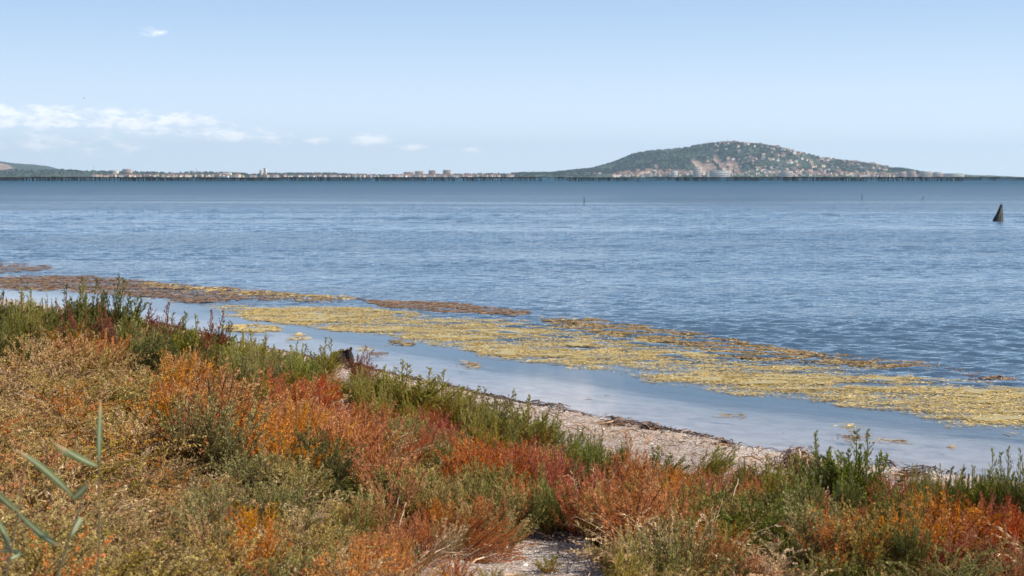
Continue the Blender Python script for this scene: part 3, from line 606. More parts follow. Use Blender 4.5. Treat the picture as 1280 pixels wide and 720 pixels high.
def scatter(name, pts, forms_idx, meshes, scl, rot, label, cat, kind='stuff', mats=()):
    "points mesh + geometry nodes: instance picked meshes on points"
    col = bpy.data.collections.new(name+'_source')
    for j, me in enumerate(meshes):
        o = bpy.data.objects.new('%s_part_%02d' % (name, j), me); col.objects.link(o)
    me = bpy.data.meshes.new(name); me.vertices.add(len(pts)); me.vertices.foreach_set('co', np.ascontiguousarray(pts, np.float32).ravel())
    for nm, tp, arr in (('pick', 'INT', forms_idx),):
        a = me.attributes.new(nm, tp, 'POINT'); a.data.foreach_set('value', np.ascontiguousarray(arr, np.int32))
    for nm, arr in (('scl', scl), ('rot', rot)):
        a = me.attributes.new(nm, 'FLOAT_VECTOR', 'POINT'); a.data.foreach_set('vector', np.ascontiguousarray(arr, np.float32).ravel())
    for m_ in mats: me.materials.append(m_)
    o = link(name, me); g = bpy.data.node_groups.new(name, 'GeometryNodeTree')
    g.interface.new_socket('Geometry', in_out='INPUT', socket_type='NodeSocketGeometry'); g.interface.new_socket('Geometry', in_out='OUTPUT', socket_type='NodeSocketGeometry')
    n = g.nodes; gi = n.new('NodeGroupInput'); go = n.new('NodeGroupOutput'); ip = n.new('GeometryNodeInstanceOnPoints'); ci = n.new('GeometryNodeCollectionInfo')
    ci.inputs[0].default_value = col; ci.inputs['Separate Children'].default_value = True; ip.inputs['Pick Instance'].default_value = True
    L = g.links.new; L(gi.outputs[0], ip.inputs['Points']); L(ci.outputs[0], ip.inputs['Instance'])
    for nm, dt, sock in (('pick', 'INT', 'Instance Index'), ('scl', 'FLOAT_VECTOR', 'Scale'), ('rot', 'FLOAT_VECTOR', 'Rotation')):
        na = n.new('GeometryNodeInputNamedAttribute'); na.data_type = dt; na.inputs[0].default_value = nm; L(na.outputs[0], ip.inputs[sock])
    L(ip.outputs[0], go.inputs[0]); md = o.modifiers.new('scatter', 'NODES'); md.node_group = g
    tag(o, label, cat, kind=kind); return o
KL = dict(tawny='tawny brown seed head thicket covering the lower left', goldolive='golden olive seed plants mixed through the thicket', rust='rust orange glasswort growing in drifts between the bushes',
          orange='bright orange feathery growth around the large orange bush', red='crimson and coral growth around the red bushes', maroon='maroon tinted growth between bushes', olive='olive green shoots along the bank',
          green='fresh green growth on the right half of the bank', dkgreen='dark green undergrowth of the hedge at upper left', greygreen='grey green low growth filling the middle of the bank', straw='dry straw coloured stems scattered among the plants')
for p_, lst in kinds.items():
    idx = np.array([i for i, f in lst]); fs = [f for i, f in lst]; uf = sorted(set(fs)); meshes = [joined(f, p_, v) for f in uf for v in range(NV)]
    pk = np.array([uf.index(f)*NV+RNG.integers(NV) for f in fs]); h = hgt[idx]
    fh = np.array([dict(spire=1.12, puff=.85, seed=1.0, straw=.9, wisp=1.0, leafy=.85)[f] for f in fs]); wd = h*RNG.uniform(.75, 1.1, len(h))*np.array([.8 if f == 'spire' else 1.05 for f in fs])
    scl = np.stack([wd, wd, h*fh], 1)
    rot = np.stack([RNG.normal(size=len(h))*.14, RNG.normal(size=len(h))*.14+.10, RNG.uniform(0, 6.28, len(h))], 1)
    scatter(p_.replace('dkgreen', 'dark_green').replace('goldolive', 'golden_olive').replace('greygreen', 'grey_green')+'_thicket', np.stack([X, Y, Z-.01], 1)[idx], pk, meshes, scl, rot, KL[p_], 'undergrowth')

# ------------------------------------------------------------ dry stalks, litter, wrack, shells
M_LIT = blade_mat('dry_litter', [(.30, .17, .09), (.52, .34, .19), (.20, .10, .06), (.60, .44, .28), (.38, .2, .1)], .8, .1)
M_WRK = blade_mat('dark_wrack', [(.07, .04, .03), (.15, .085, .06), (.10, .055, .045), (.30, .19, .14), (.06, .045, .035)], .7, .05)
n = 26000; X = RNG.uniform(-6, 6, n); Y = RNG.uniform(5, 19, n); s = shore_s(X, Y); k = (s < -1.0) & (RNG.random(n) < .35+.65*fbm(X*1.5, Y*1.5, 3, 8)); 
Uq, Vq = project(np.stack([X, Y, height(X, Y)], 1)); k &= ~(inpoly(Uq, Vq, [(590, 740), (610, 702), (655, 680), (690, 668), (730, 678), (752, 740)]) & (RNG.random(n) < .9))
X, Y = X[k], Y[k]; P = np.stack([X, Y, height(X, Y)+RNG.random(len(X))*.05+.004], 1); n = len(X)
V, Q, c = ribbons(P, RNG.uniform(0, 6.28, n), RNG.uniform(.06, .30, n), RNG.uniform(.003, .008, n), .05, .5, 3, .25)
tag(link('dry_litter', mesh_np('dry_litter', V, Q, [M_LIT], c)), 'dry broken stems littering the ground under the plants', 'litter', kind='stuff')
n = 9000; X = RNG.uniform(-7, 10, n); off = np.where(RNG.random(n) < .72, -.16+RNG.normal(size=n)*.07, -.55-RNG.random(n)*.8)+.10*(fbm(X*2.2, X*0, 3, 3)-.5)
Y = np.interp(X, SX, SY)+off/.74; dens = fbm(X*1.6, X*0+1, 3, 15); k = RNG.random(n) < sstep(dens, .25, .6)*np.where(off < -.45, .5, 1)
X, Y = X[k], Y[k]; n = len(X); pile = .045*sstep(fbm(X*2.5, Y*2.5, 3, 21), .4, .7)
P = np.stack([X, Y, np.maximum(height(X, Y), 0)+.006+pile*RNG.random(n)], 1)
V, Q, c = ribbons(P, RNG.normal(size=n)*.8-.6, RNG.uniform(.04, .20, n), RNG.uniform(.005, .016, n), .03, .8, 3, .12)
tag(link('wrack_line', mesh_np('wrack_line', V, Q, [M_WRK], c)), 'dark line of stranded seagrass along the water edge of the shell beach', 'wrack', kind='stuff')
# shell fragments
def shard(seed):
    r = np.random.default_rng(seed); a = np.sort(r.uniform(0, 6.28, 6)); rr = r.uniform(.6, 1, 6)
    top = np.stack([np.cos(a)*rr, np.sin(a)*rr*.7, 0*a+.12*r.random(6)], 1); V = np.concatenate([top*[.7, .7, 1]+[0, 0, .25], top, [[0, 0, .42]]])
    Fc = []
    for i in range(6): j = (i+1) % 6; Fc += [(i, j, 12), (6+i, 6+j, j), (6+i, j, i)]
    return V, np.array(Fc)
shc = [(.62, .55, .49), (.48, .38, .33), (.78, .75, .70), (.34, .24, .19), (.55, .40, .33)]
sms = [simple('shell_%s' % nm, c_, .6, .2, 30) for nm, c_ in zip(('cream', 'tan', 'white', 'brown', 'pink'), shc)]
meshes = []
for i in range(10): v, f = shard(i); meshes.append(mesh_np('shard', v, f, [sms[[0, 1, 2, 3, 4, 0, 1, 3, 4, 2][i]]]))
n = 30000; X = np.concatenate([RNG.uniform(-4, 8, n), RNG.uniform(-.9, 1.4, 4500)]); s_ = -.04-RNG.random(n)**1.1*2.3
Y = np.concatenate([np.interp(X[:n], SX, SY)+s_/.74, RNG.uniform(6.6, 9.6, 4500)]); n = len(X); sz = RNG.uniform(.004, .010, n)*np.where(RNG.random(n) < .05, 2.6, 1)
scatter('shell_fragments', np.stack([X, Y, height(X, Y)], 1), RNG.integers(0, 10, n), meshes, np.stack([sz*1.3, sz*1.3, sz], 1), np.stack([RNG.normal(size=n)*.3, RNG.normal(size=n)*.3, RNG.uniform(0, 6.28, n)], 1),
        'white and pinkish broken shells strewn over the beach and the bare sand patch', 'shells')

# heap of dry wrack, arched, at the beach by the twin bushes
def heap(px, py, wpx, hpx, n, matl, name, label, cat='wrack', arch=1.0):
    x, y, z = on_ground(px, py); wm = wpx*y/F; hm = hpx*y/F
    u = RNG.normal(size=n)*.32; v = RNG.normal(size=n)*.32; k = (u*u+v*v) < .7; u, v = u[k], v[k]; n = len(u)
    P = np.stack([x+u*wm, y+v*wm*.7, z+hm*RNG.random(n)*np.exp(-(u*u+v*v)*4)], 1)
    V, Q, c = ribbons(P, RNG.normal(size=n)*.5+.3, RNG.uniform(.1, .34, n)*wm*1.6, RNG.uniform(.006, .012, n), hm*.5, .8, 4, .25)
    core_n = 9; g = np.linspace(-1, 1, core_n); gx_, gy_ = np.meshgrid(g, g); r = np.sqrt(gx_**2+gy_**2)
    zz = z-.02+hm*.75*np.clip(1-r**2, -.1, 1)*(1+.4*(fbm(gx_*3+px, gy_*3, 2, 4)-.5))
    Vc = np.stack([x+gx_*wm*.45, y+gy_*wm*.3, zz], -1).reshape(-1, 3)
    root = link(name, None); tag(root, label, cat)
    tag(link('strands', mesh_np('strands', V, Q, [matl], c), root), kind='stuff'); link('packed_core', mesh_np('packed_core', Vc, grid_faces(core_n, core_n), [M_UND['brown']], smooth=True), root)
heap(998, 588, 52, 24, 320, M_LIT, 'wrack_heap', 'humped heap of dry brown wrack on the beach left of the twin green bushes')
heap(633, 508, 14, 8, 120, M_WRK, 'wrack_clump', 'small dark weed clump at the water edge on the white shell bank')
heap(814, 537, 26, 8, 160, M_WRK, 'wrack_clump', 'low dark weed knot on the wrack line above the golden spike')
heap(905, 557, 22, 6, 120, M_WRK, 'wrack_clump', 'flat dark weed knot on the wrack line right of the beach middle')
heap(770, 531, 40, 6, 160, M_WRK, 'wrack_clump', 'long thin dark weed ridge on the wrack line at the top of the beach')
heap(1140, 596, 40, 9, 150, M_WRK, 'wrack_clump', 'tangled dark red weed on the wrack line between red sprig and right bush')
heap(704, 674, 34, 7, 90, M_WRK, 'wrack_clump', 'dark green brown litter at the back rim of the bare sand patch')

# bleached stalks and twigs lying at the sand patch: individual
def twig(pts_px, r, matl, label, name='dead_stalk', zoff=.05):
    P = []
    for (a, b_, dz) in pts_px: x, y, z = on_ground(a, b_); P.append((x, y, z+dz))
    P = np.array(P); u = np.linspace(0, 1, len(P)); uu = np.linspace(0, 1, 12)
    path = np.stack([np.interp(uu, u, P[:, j]) for j in range(3)], 1); path[1:-1] += RNG.normal(size=(10, 3))*.004
    V, Q = tubes([path], [r], [r*.4]); tag(link(name, mesh_np(name, V, Q, [matl], smooth=True)), label, 'stalk', 'bleached stalks lying around the bare sand')
M_STK = simple('bleached_stalk', (.62, .50, .36), .7, .3, 12); M_TWG = simple('dark_twig', (.10, .07, .05), .8, .3, 12)
for a in [([(520, 712, .02), (560, 690, .12), (600, 676, .12)], .006, M_STK, 'long bleached stalk curving up left of the sand patch'), ([(512, 718, .02), (575, 694, .10), (625, 684, .05)], .005, M_STK, 'bleached stalk running right beneath the rust plant'),
          ([(494, 694, .02), (498, 682, .1), (508, 670, .2)], .006, M_STK, 'short upright pale stalk, left of two beside the straw'), ([(492, 690, .02), (489, 678, .10), (500, 664, .22)], .005, M_STK, 'bent pale stalk crossing the short upright one'),
          ([(690, 640, .02), (698, 655, .04), (706, 661, .02)], .005, M_STK, 'white bleached sliver standing above the sand patch'), ([(698, 667, .03), (708, 671, .02), (720, 675, .01)], .009, M_TWG, 'thick dark stick at the back rim of the sand patch'),
          ([(696, 702, .05), (706, 706, .04), (714, 714, .01)], .005, M_TWG, 'thin dark twig lying on the sand right of the tuft'), ([(716, 708, .03), (730, 704, .05), (740, 698, .02)], .004, M_TWG, 'crooked twig across the right of the sand patch'),
          ([(905, 690, .02), (912, 676, .2), (922, 660, .32)], .006, M_STK, 'pale stalk leaning right below the leafy green pair')]: twig(*a)

# ------------------------------------------------------------ stump at the water's edge
def lumpy(name, mats, rings, seg=14, seed=0, amp=.15, cap=True):
    "closed lathe-like body from rings (cx,cy,cz,rx,ry) with lumps"
    V = []; Q = []
    r = np.random.default_rng(seed)
    for i, (cx, cy, cz, rx, ry) in enumerate(rings):
        a = np.linspace(0, 2*math.pi, seg, endpoint=False); k = 1+amp*(fbm(np.cos(a)*1.7+seed, np.sin(a)*1.7+i*.45, 3, seed)*2-1)+amp*.4*r.normal(size=seg)
        V.append(np.stack([cx+rx*np.cos(a)*k, cy+ry*np.sin(a)*k, cz+0*a+amp*.15*r.normal(size=seg)*(rx+ry)], 1))
    n = len(rings); V = np.concatenate(V)
    for i in range(n-1):
        for j in range(seg): Q.append((i*seg+j, i*seg+(j+1) % seg, (i+1)*seg+(j+1) % seg, (i+1)*seg+j))
    V = np.concatenate([V, [np.array(V[:seg]).mean(0), np.array(V[-seg:]).mean(0)]])
    for j in range(seg): Q.append(((j+1) % seg, j, n*seg, n*seg)); Q.append(((n-1)*seg+j, (n-1)*seg+(j+1) % seg, n*seg+1, n*seg+1))
    tri = [q for q in Q]
    me = bpy.data.meshes.new(name); me.from_pydata([tuple(v) for v in V], [], [tuple(dict.fromkeys(q)) for q in tri]); me.update()
    for m_ in mats: me.materials.append(m_)
    return me
M_ROT = simple('rotten_dark_wood', (.022, .015, .012), .9, .5, 18, bump=.01); M_PALE = simple('pale_wood', (.46, .36, .30), .8, .45, 35, (.10, .065, .05), bump=.008)
x, y, z = on_ground(429, 459)
st = link('driftwood_stump', None, loc=(x, y, z-.01), rot=(0, 0, .1)); st.scale = (.98, 1.0, 1.12); tag(st, 'dark rotten stump with pale rim at the water edge beside the olive tuft', 'stump')
link('trunk_lobe', lumpy('trunk_lobe', [M_ROT], [(-.05, 0, -.03, .12, .10), (-.05, 0, .06, .115, .10), (-.045, .01, .13, .095, .09), (-.035, .01, .19, .06, .06), (-.02, .01, .215, .02, .02)], seed=3, amp=.34), st)
link('trunk_lobe', lumpy('trunk_lobe', [M_ROT], [(.085, .01, -.04, .05, .08), (.09, .0, .05, .05, .075), (.085, 0, .13, .045, .06), (.07, 0, .19, .035, .045), (.065, .0, .22, .015, .02)], seed=5, amp=.34), st)
link('pale_crown', lumpy('pale_crown', [M_PALE], [(-.16, -.05, .165, .006, .01), (-.11, -.06, .185, .010, .015), (-.05, -.04, .208, .014, .03), (.02, -.02, .212, .013, .03), (.07, -.02, .218, .014, .025), (.10, -.0, .225, .006, .012)], seed=9, amp=.3), st)  # paler pieces along the top of the dark lobes
link('broken_root', lumpy('broken_root', [M_PALE], [(-.17, -.06, .07, .005, .008), (-.15, -.09, .12, .008, .010), (-.13, -.09, .17, .009, .010), (-.12, -.08, .20, .004, .006)], seed=12, amp=.3), st)
link('knot', lumpy('knot', [M_ROT], [(.095, -.01, .20, .022, .02), (.10, -.01, .225, .02, .018), (.105, -.01, .24, .008, .01)], seed=14), st)

# ------------------------------------------------------------ wreck stake and thin stakes in the water
M_WET = simple('weathered_black_wood', (.035, .034, .032), .6, .6, 6, (.012, .012, .012), bump=.02); M_GRW = simple('weathered_wood_lit_side', (.17, .16, .13), .8, .5, 9, (.05, .048, .04), bump=.02)
x, y = on_water(1248, 277); k = y/F
wr = link('wreck_post', None, loc=(x, y, 0)); tag(wr, 'broad pointed weathered timber stump standing alone in open water at the right', 'wooden post')
link('timber_body', lumpy('timber_body', [M_WET], [(-2*k, 0, -.5, 7.5*k, .24), (-1*k, 0, 0, 6.6*k, .22), (0, 0, 5*k, 5.3*k, .19), (1.2*k, 0, 10*k, 3.8*k, .15), (2.2*k, 0, 15*k, 2.7*k, .11), (3.1*k, 0, 19.5*k, 1.8*k, .08), (3.5*k, 0, 22*k, .9*k, .04)], seg=12, seed=21, amp=.22), wr)
for j, (x0, x1, h_) in enumerate(((-4.6, 1.4, 15), (-1.8, 2.4, 18), (1.0, 3.0, 17))):
    link('plank', lumpy('plank', [M_GRW if j != 0 else M_WET], [(x0*k, -.24+.01*j, -.3, 1.1*k, .035), ((x0*.6+x1*.4)*k, -.2, h_*.4*k, 1.0*k, .035), (x1*k, -.1, h_*k, .6*k, .025)], seg=6, seed=30+j, amp=.1), wr)  # dark left plank, paler right ones: the post's lit side put into the colour
link('side_prop', lumpy('side_prop', [M_GRW], [(6.2*k, -.05, -.3, .7*k, .03), (5.2*k, -.05, 4*k, .55*k, .03), (3.8*k, -.03, 12*k, .4*k, .02)], seg=6, seed=40, amp=.1), wr)
def stake(px, pyb, pyt, lean, label, w_=1.1, top=None):
    x, y = on_water(px, pyb); k = y/F; h_ = (pyb-pyt)*k
    o = link('stake', lumpy('stake', [M_WET], [(-.1*lean, 0, -.6, w_*.55*k, w_*.55*k), (0, 0, 0, w_*.5*k, w_*.5*k), (lean*h_*.5+.02, 0, h_*.5, w_*.45*k, w_*.45*k), (lean*h_, 0, h_, w_*.35*k, w_*.35*k)], seg=7, seed=int(px), amp=.1), loc=(x, y, 0))
    tag(o, label, 'stake', 'thin stakes standing in the open water')
stake(730, 255.5, 246, 0, 'thin dark stake standing upright in open water left of the hill top')
stake(1077, 250, 242, .05, 'faint thin stake in open water under the right slope of the hill', .9)
stake(1152, 250, 245, .5, 'short slanted stake in open water near the end of the land', .9)
x, y = on_water(1281, 272); k = y/F
bo = link('net_float', lumpy('net_float', [M_WET], [(-4*k, 0, .02, .5*k, .05), (-2*k, 0, .06, 1.5*k, .12), (1*k, 0, .08, 1.6*k, .12), (3.5*k, 0, .03, .5*k, .05)], seg=8, seed=50), loc=(x, y, 0)); tag(bo, 'dark float at the right edge of the picture beyond the wreck post', 'float')

# ------------------------------------------------------------ oyster tables along the horizon
M_OYS = simple('tarred_rail', (.010, .009, .010), .9, .4, 1.0); M_OY2 = simple('rusty_rail', (.03, .02, .018), .9, .5, 1.0)
def box(x0, x1, y0, y1, z0, z1):
    V = np.array([(x, y, z) for z in (z0, z1) for x, y in ((x0, y0), (x1, y0), (x1, y1), (x0, y1))]); return V, np.array([(0, 3, 2, 1), (4, 5, 6, 7), (0, 1, 5, 4), (1, 2, 6, 5), (2, 3, 7, 6), (3, 0, 4, 7)])
def boxes(name, L, matl):
    V = []; Q = []; b = 0
    for args in L: v, q = box(*args); V.append(v); Q.append(q+b); b += 8
    return mesh_np(name, np.concatenate(V), np.concatenate(Q), [matl])
TW, TD, TH = 48., 12., 2.0
post_me = boxes('post', [(-.14, .14, -.14, .14, -1.45, TH)], M_OYS); rail_me = boxes('rail', [(-TW/2, TW/2, -.2, .2, TH-.2, TH+.25)], M_OYS)
cross_me = boxes('crossbeam', [(-.09, .09, -TD/2, TD/2, TH+.253, TH+.45)], M_OY2); rope_me = boxes('hanging_ropes', [(x-.10, x+.10, yy-.10, yy+.10, -.6, TH) for x in np.arange(-TW/2+1.4, TW/2, 1.7) for yy in (-3, 3)], M_OYS)
nt = 0; mids = []
for row, (Y0, span, ex) in enumerate(((820, 345, 0), (950, 400, 26), (1100, 455, 8))):
    x = -span-40
    while x < span+60:
        if not (row == 0 and random.random() < .12): mids.append((x+TW/2, Y0+random.uniform(-12, 12)-x*.02, row))
        x += TW+random.choice((2.5, 3, 7, 14))
for x, y, row in mids:
    u = 640+F*x/y; rn = ('nearest', 'middle', 'farthest')[row]
    vis_ = sorted(640+F*q[0]/q[1] for q in mids if q[2] == row and -40 < 640+F*q[0]/q[1] < 1320)
    if u in vis_:
        j = vis_.index(u); n_ = len(vis_); ORD = ('first', 'second', 'third', 'fourth', 'fifth', 'sixth', 'seventh', 'eighth', 'ninth', 'tenth')
        side = 'middle one of the row' if j == n_//2 else (ORD[j]+' from the left' if j < n_//2 else ORD[n_-1-j]+' from the right')
    else: side = 'out past the '+('left' if u < 640 else 'right')+' edge'
    r = link('oyster_table', None, loc=(x, y, random.uniform(-.25, .25)), rot=(0, 0, random.uniform(-.02, .02)))
    tag(r, 'dark oyster farming table in the %s row, %s' % (rn, side), 'oyster table', 'oyster tables in rows along the horizon')
    for yy in (-TD/2+1.2, -1.2, TD/2-1.2):
        link('rail', rail_me, r, loc=(0, yy, 0))
    for j in range(9):
        xx = -TW/2+1.5+j*(TW-3)/8
        if j % 2 == 0: link('crossbeam', cross_me, r, loc=(xx, 0, 0))
        for yy in (-TD/2+1.2, TD/2-1.2): link('post', post_me, r, loc=(xx, yy, 0))
    link('hanging_ropes', rope_me, r)['kind'] = 'stuff'

# ------------------------------------------------------------ far land
def tree_blob(seed):
    r = np.random.default_rng(seed); pts = []; V = []; Fc = []; b = 0
    for i in range(5):
        c = np.array([r.uniform(-.5, .5), r.uniform(-.5, .5), r.uniform(.35, .8)]); rad = r.uniform(.3, .5)
        t_ = (1+5**.5)/2; ico = np.array([(-1, t_, 0), (1, t_, 0), (-1, -t_, 0), (1, -t_, 0), (0, -1, t_), (0, 1, t_), (0, -1, -t_), (0, 1, -t_), (t_, 0, -1), (t_, 0, 1), (-t_, 0, -1), (-t_, 0, 1)])/1.9
        f = [(0, 11, 5), (0, 5, 1), (0, 1, 7), (0, 7, 10), (0, 10, 11), (1, 5, 9), (5, 11, 4), (11, 10, 2), (10, 7, 6), (7, 1, 8), (3, 9, 4), (3, 4, 2), (3, 2, 6), (3, 6, 8), (3, 8, 9), (4, 9, 5), (2, 4, 11), (6, 2, 10), (8, 6, 7), (9, 8, 1)]
        V.append(c+ico*rad*r.uniform(.7, 1.2, (12, 1))); Fc.append(np.array(f)+b); b += 12
    return np.concatenate(V), np.concatenate(Fc)
M_TR = [simple('tree_crown_%s' % nm, c_, .9, .5, .3) for nm, c_ in (('dark', (.016, .030, .018)), ('olive', (.036, .052, .024)), ('dull', (.024, .038, .026)))]
TREES = [mesh_np('tree_crown', *tree_blob(60+i), [M_TR[i % 3]]) for i in range(6)]
m, t = mat('hill_scrub'); p = pos(t); n1 = t.noise(p, .012, 6, .65); n2 = t.noise(p, .05, 4, .7)
q = t.attr('rock').outputs['Fac']
c = t.mix(t.ss(n1, .35, .65), (.022, .040, .024), (.055, .075, .038)); c = t.mix(t.ss(n2, .60, .75), c, (.16, .13, .08))
rk = t.mix(t.ss(t.noise(t.mapping(p, (.02, .02, .008)), 1.0, 6, .7), .38, .62), (.17, .11, .085), (.46, .31, .24)); c = t.mix(t.ss(t.m('ADD', q, t.m('MULTIPLY', t.m('SUBTRACT', n2, .5), .9)), .45, .62), c, rk)
b = t.new('ShaderNodeBsdfPrincipled', i_Base_Color=c, i_Roughness=.95); out(t, b.outputs[0]); M_HILL = m
def land(name, label, ridgeY, frontY, backY, prof, nx, ny, rock=None, rough=6):
    "heightfield whose ridge line follows prof: list of (px, py) of the skyline as seen from the camera"
    xs = np.array([(a-640)/F*ridgeY for a, b_ in prof]); hs = np.array([max((221-b_)/F*ridgeY+CZ, 0) for a, b_ in prof])
    gx_ = np.linspace(xs[0], xs[-1], nx); gy_ = np.linspace(frontY, backY, ny); X, Y = np.meshgrid(gx_, gy_)
    def hf(X, Y):
        hr = np.interp(X, xs, hs); u = np.where(Y < ridgeY, (Y-frontY)/(ridgeY-frontY), (backY-Y)/(backY-ridgeY)); u = np.clip(u, 0, 1)
        z = hr*(1-(1-u)**1.7)*(.90+.10*u)
        spur = (fbm(X*.004, Y*.003, 4, 90)-.5)*.55*hr*np.sin(np.pi*np.clip(u, 0, 1))
        if rock is not None: 
            for (rx, ry, rw, rh) in rock: z = z-18*np.exp(-((X-rx)/rw)**2-((Y-ry+40)/rh)**2)
        return np.maximum(z+spur+rough*(fbm(X*.02, Y*.02, 3, 33)-.5)*np.minimum(u*6, 1), 1.2)
    Z = hf(X, Y); Z[0] = -1.5; Z[-1] = -1.5; rk_ = np.zeros_like(X)
    if rock is not None:
        for (rx, ry, rw, rh) in rock: rk_ = np.maximum(rk_, np.exp(-((X-rx)/rw)**2-((Y-ry)/rh)**2))
    o = link(name, mesh_np(name, np.stack([X, Y, Z], -1).reshape(-1, 3), grid_faces(nx, ny), [M_HILL], floats={'rock': rk_.ravel()}, smooth=True)); tag(o, label, None, kind='structure')
    return hf, xs, hs
HILLP = [(640, 217), (690, 216), (740, 210.5), (765, 203.8), (790, 193.5), (815, 188), (840, 187), (855, 185), (880, 180.5), (900, 179.3), (930, 181), (960, 185.5), (993, 193), (1020, 198), (1046, 201), (1073, 203.5), (1099, 209), (1120, 214), (1150, 216.5), (1195, 218), (1208, 220.5)]
RY = 7600
RK = [((868-640)/F*7200, 7060, 34, 260), ((880-640)/F*7200, 6960, 30, 160), ((895-640)/F*7200, 7080, 26, 240), ((908-640)/F*7200, 7000, 34, 160), ((815-640)/F*7200, 6990, 10, 60)]
hill_h, hx, hh_ = land('hill', 'broad wooded hill rising above the far shore with houses on its slope', RY, 6700, 8800, HILLP, 230, 90, RK)
LOWP = [(a_, b_+1.3) for a_, b_ in [(-400, 209), (-100, 210), (0, 211.5), (29, 211), (53, 212), (80, 211), (106, 213), (160, 213.5), (212, 215), (247, 213.5), (292, 215), (319, 217), (346, 215.5), (380, 215.5), (413, 215.5), (445, 217), (480, 218), (506, 217), (560, 217), (620, 216), (700, 216), (760, 216)]]
low_h, lx, lh_ = land('far_shore', 'low green far shore stretching left of the hill', 6600, 6200, 7500, LOWP, 300, 16, None, 3)
GAR = [(-900, 205), (-500, 196), (-260, 190), (-60, 200), (0, 201.5), (13, 204), (29, 209.5), (60, 214), (120, 217), (200, 219)]
gar_h, _, _ = land('distant_hill', 'pale distant ridge dropping to the shore at the far left edge', 10500, 9600, 12500, GAR, 120, 30, [((6-640)/F*10300, 10200, 90, 300)], 8)

# woods (far, one mass)
def wood(name, label, hf, n, x0, x1, y0, y1, r0, r1, hmin=2.0, rockskip=False):
    X = RNG.uniform(x0, x1, n); Y = RNG.uniform(y0, y1, n); d = fbm(X*.006, Y*.006, 4, 44); k = RNG.random(n) < sstep(d, .25, .55)
    if rockskip:
        rr = np.zeros(n)
        for (rx, ry, rw, rh) in RK: rr = np.maximum(rr, np.exp(-((X-rx)/rw)**2-((Y-ry)/rh)**2))
        k &= rr < .45
    X, Y = X[k], Y[k]; Z = hf(X, Y); k = Z > hmin; X, Y, Z = X[k], Y[k], Z[k]; n = len(X); r = RNG.uniform(r0, r1, n)
    scatter(name, np.stack([X, Y, Z-.2], 1), RNG.integers(0, 6, n), TREES, np.stack([r*1.1, r*1.1, r], 1), np.stack([r*0, r*0, RNG.uniform(0, 6.28, n)], 1), label, 'trees')
wood('hill_wood', 'pine and scrub woods covering the big hill', hill_h, 9500, hx[0], (1125-640)/F*RY, 6800, 7700, 4, 7, 4, True)
wood('shore_wood', 'low trees lining the far shore left of the hill', low_h, 3400, (-250-640)/F*6600, (740-640)/F*6600, 6215, 6640, 3, 6, 1.0)

# buildings
M_WL = [simple('wall_%s' % nm, c_, .9, .12, .05) for nm, c_ in (('cream', (.70, .58, .47)), ('white', (.80, .76, .70)), ('pink', (.66, .47, .39)), ('ochre', (.62, .47, .33)))]
M_RF = simple('tile_roof', (.36, .17, .11), .9, .3, .1); M_FLT = simple('flat_roof', (.42, .38, .35), .9, .2, .1)
def house_me(w_, d_, h_, roof, wm):
    V = [(-w_/2, -d_/2, -4), (w_/2, -d_/2, -4), (w_/2, d_/2, -4), (-w_/2, d_/2, -4), (-w_/2, -d_/2, h_), (w_/2, -d_/2, h_), (w_/2, d_/2, h_), (-w_/2, d_/2, h_)]
    Fc = [(0, 1, 5, 4), (1, 2, 6, 5), (2, 3, 7, 6), (3, 0, 4, 7)]; o = .6
    if roof: V += [(-w_/2-o, -d_/2-o, h_+.02), (w_/2+o, -d_/2-o, h_+.02), (w_/2+o, d_/2+o, h_+.02), (-w_/2-o, d_/2+o, h_+.02), (-w_/2-o, 0, h_+2.3), (w_/2+o, 0, h_+2.3)]; R_ = [(8, 9, 13, 12), (10, 11, 12, 13), (8, 12, 11), (9, 10, 13), (11, 10, 9, 8)]
    else: V += [(-w_/2-.3, -d_/2-.3, h_), (w_/2+.3, -d_/2-.3, h_), (w_/2+.3, d_/2+.3, h_), (-w_/2-.3, d_/2+.3, h_), (-w_/2-.3, -d_/2-.3, h_+.8), (w_/2+.3, -d_/2-.3, h_+.8), (w_/2+.3, d_/2+.3, h_+.8), (-w_/2-.3, d_/2+.3, h_+.8)]; R_ = [(8, 9, 13, 12), (9, 10, 14, 13), (10, 11, 15, 14), (11, 8, 12, 15), (12, 13, 14, 15), (11, 10, 9, 8)]
    me = bpy.data.meshes.new('house'); me.from_pydata(V, [], Fc+R_); me.materials.append(wm); me.materials.append(M_RF if roof else M_FLT)
    for i, p_ in enumerate(me.polygons): p_.material_index = 0 if i < 4 else 1
    me.update(); return me
HM = [house_me(w_, d_, h_, rf, M_WL[i % 4]) for i, (w_, d_, h_, rf) in enumerate([(11, 9, 5.5, 1), (16, 10, 6, 1), (9, 9, 7, 1), (14, 11, 8, 1), (20, 11, 9, 1), (13, 10, 6, 0)])]
def houses(n, hf, xr, yf, label, group, hm=HM):
    for i in range(n):
        x, y = yf() if xr is None else (random.uniform(*xr), yf()); z = float(hf(np.array([x]), np.array([y]))[0])
        o = link('house', random.choice(hm), loc=(x, y, z+.5), rot=(0, 0, random.uniform(-.7, .7))); tag(o, label, 'house', group)
        s_ = random.uniform(.85, 1.25); o.scale = (s_, s_, s_)
PX = lambda a, Y: (a-640)/F*Y
def slope():
    while True:
        a = random.gauss(960, 60) if random.random() < .7 else random.uniform(880, 1110); 
        if not 876 < a < 1112: continue
        y = random.uniform(6950, 7540); return PX(a, y), y
def leftvill():
    a = random.choice([random.gauss(763, 9), random.gauss(778, 6), random.gauss(808, 10), random.gauss(722, 12), random.gauss(700, 16)]); y = random.uniform(6780, 6900); return PX(a, y), y
houses(95, hill_h, None, slope, 'small pale house scattered among the trees on the upper slope of the big hill', 'houses on the hill slope')
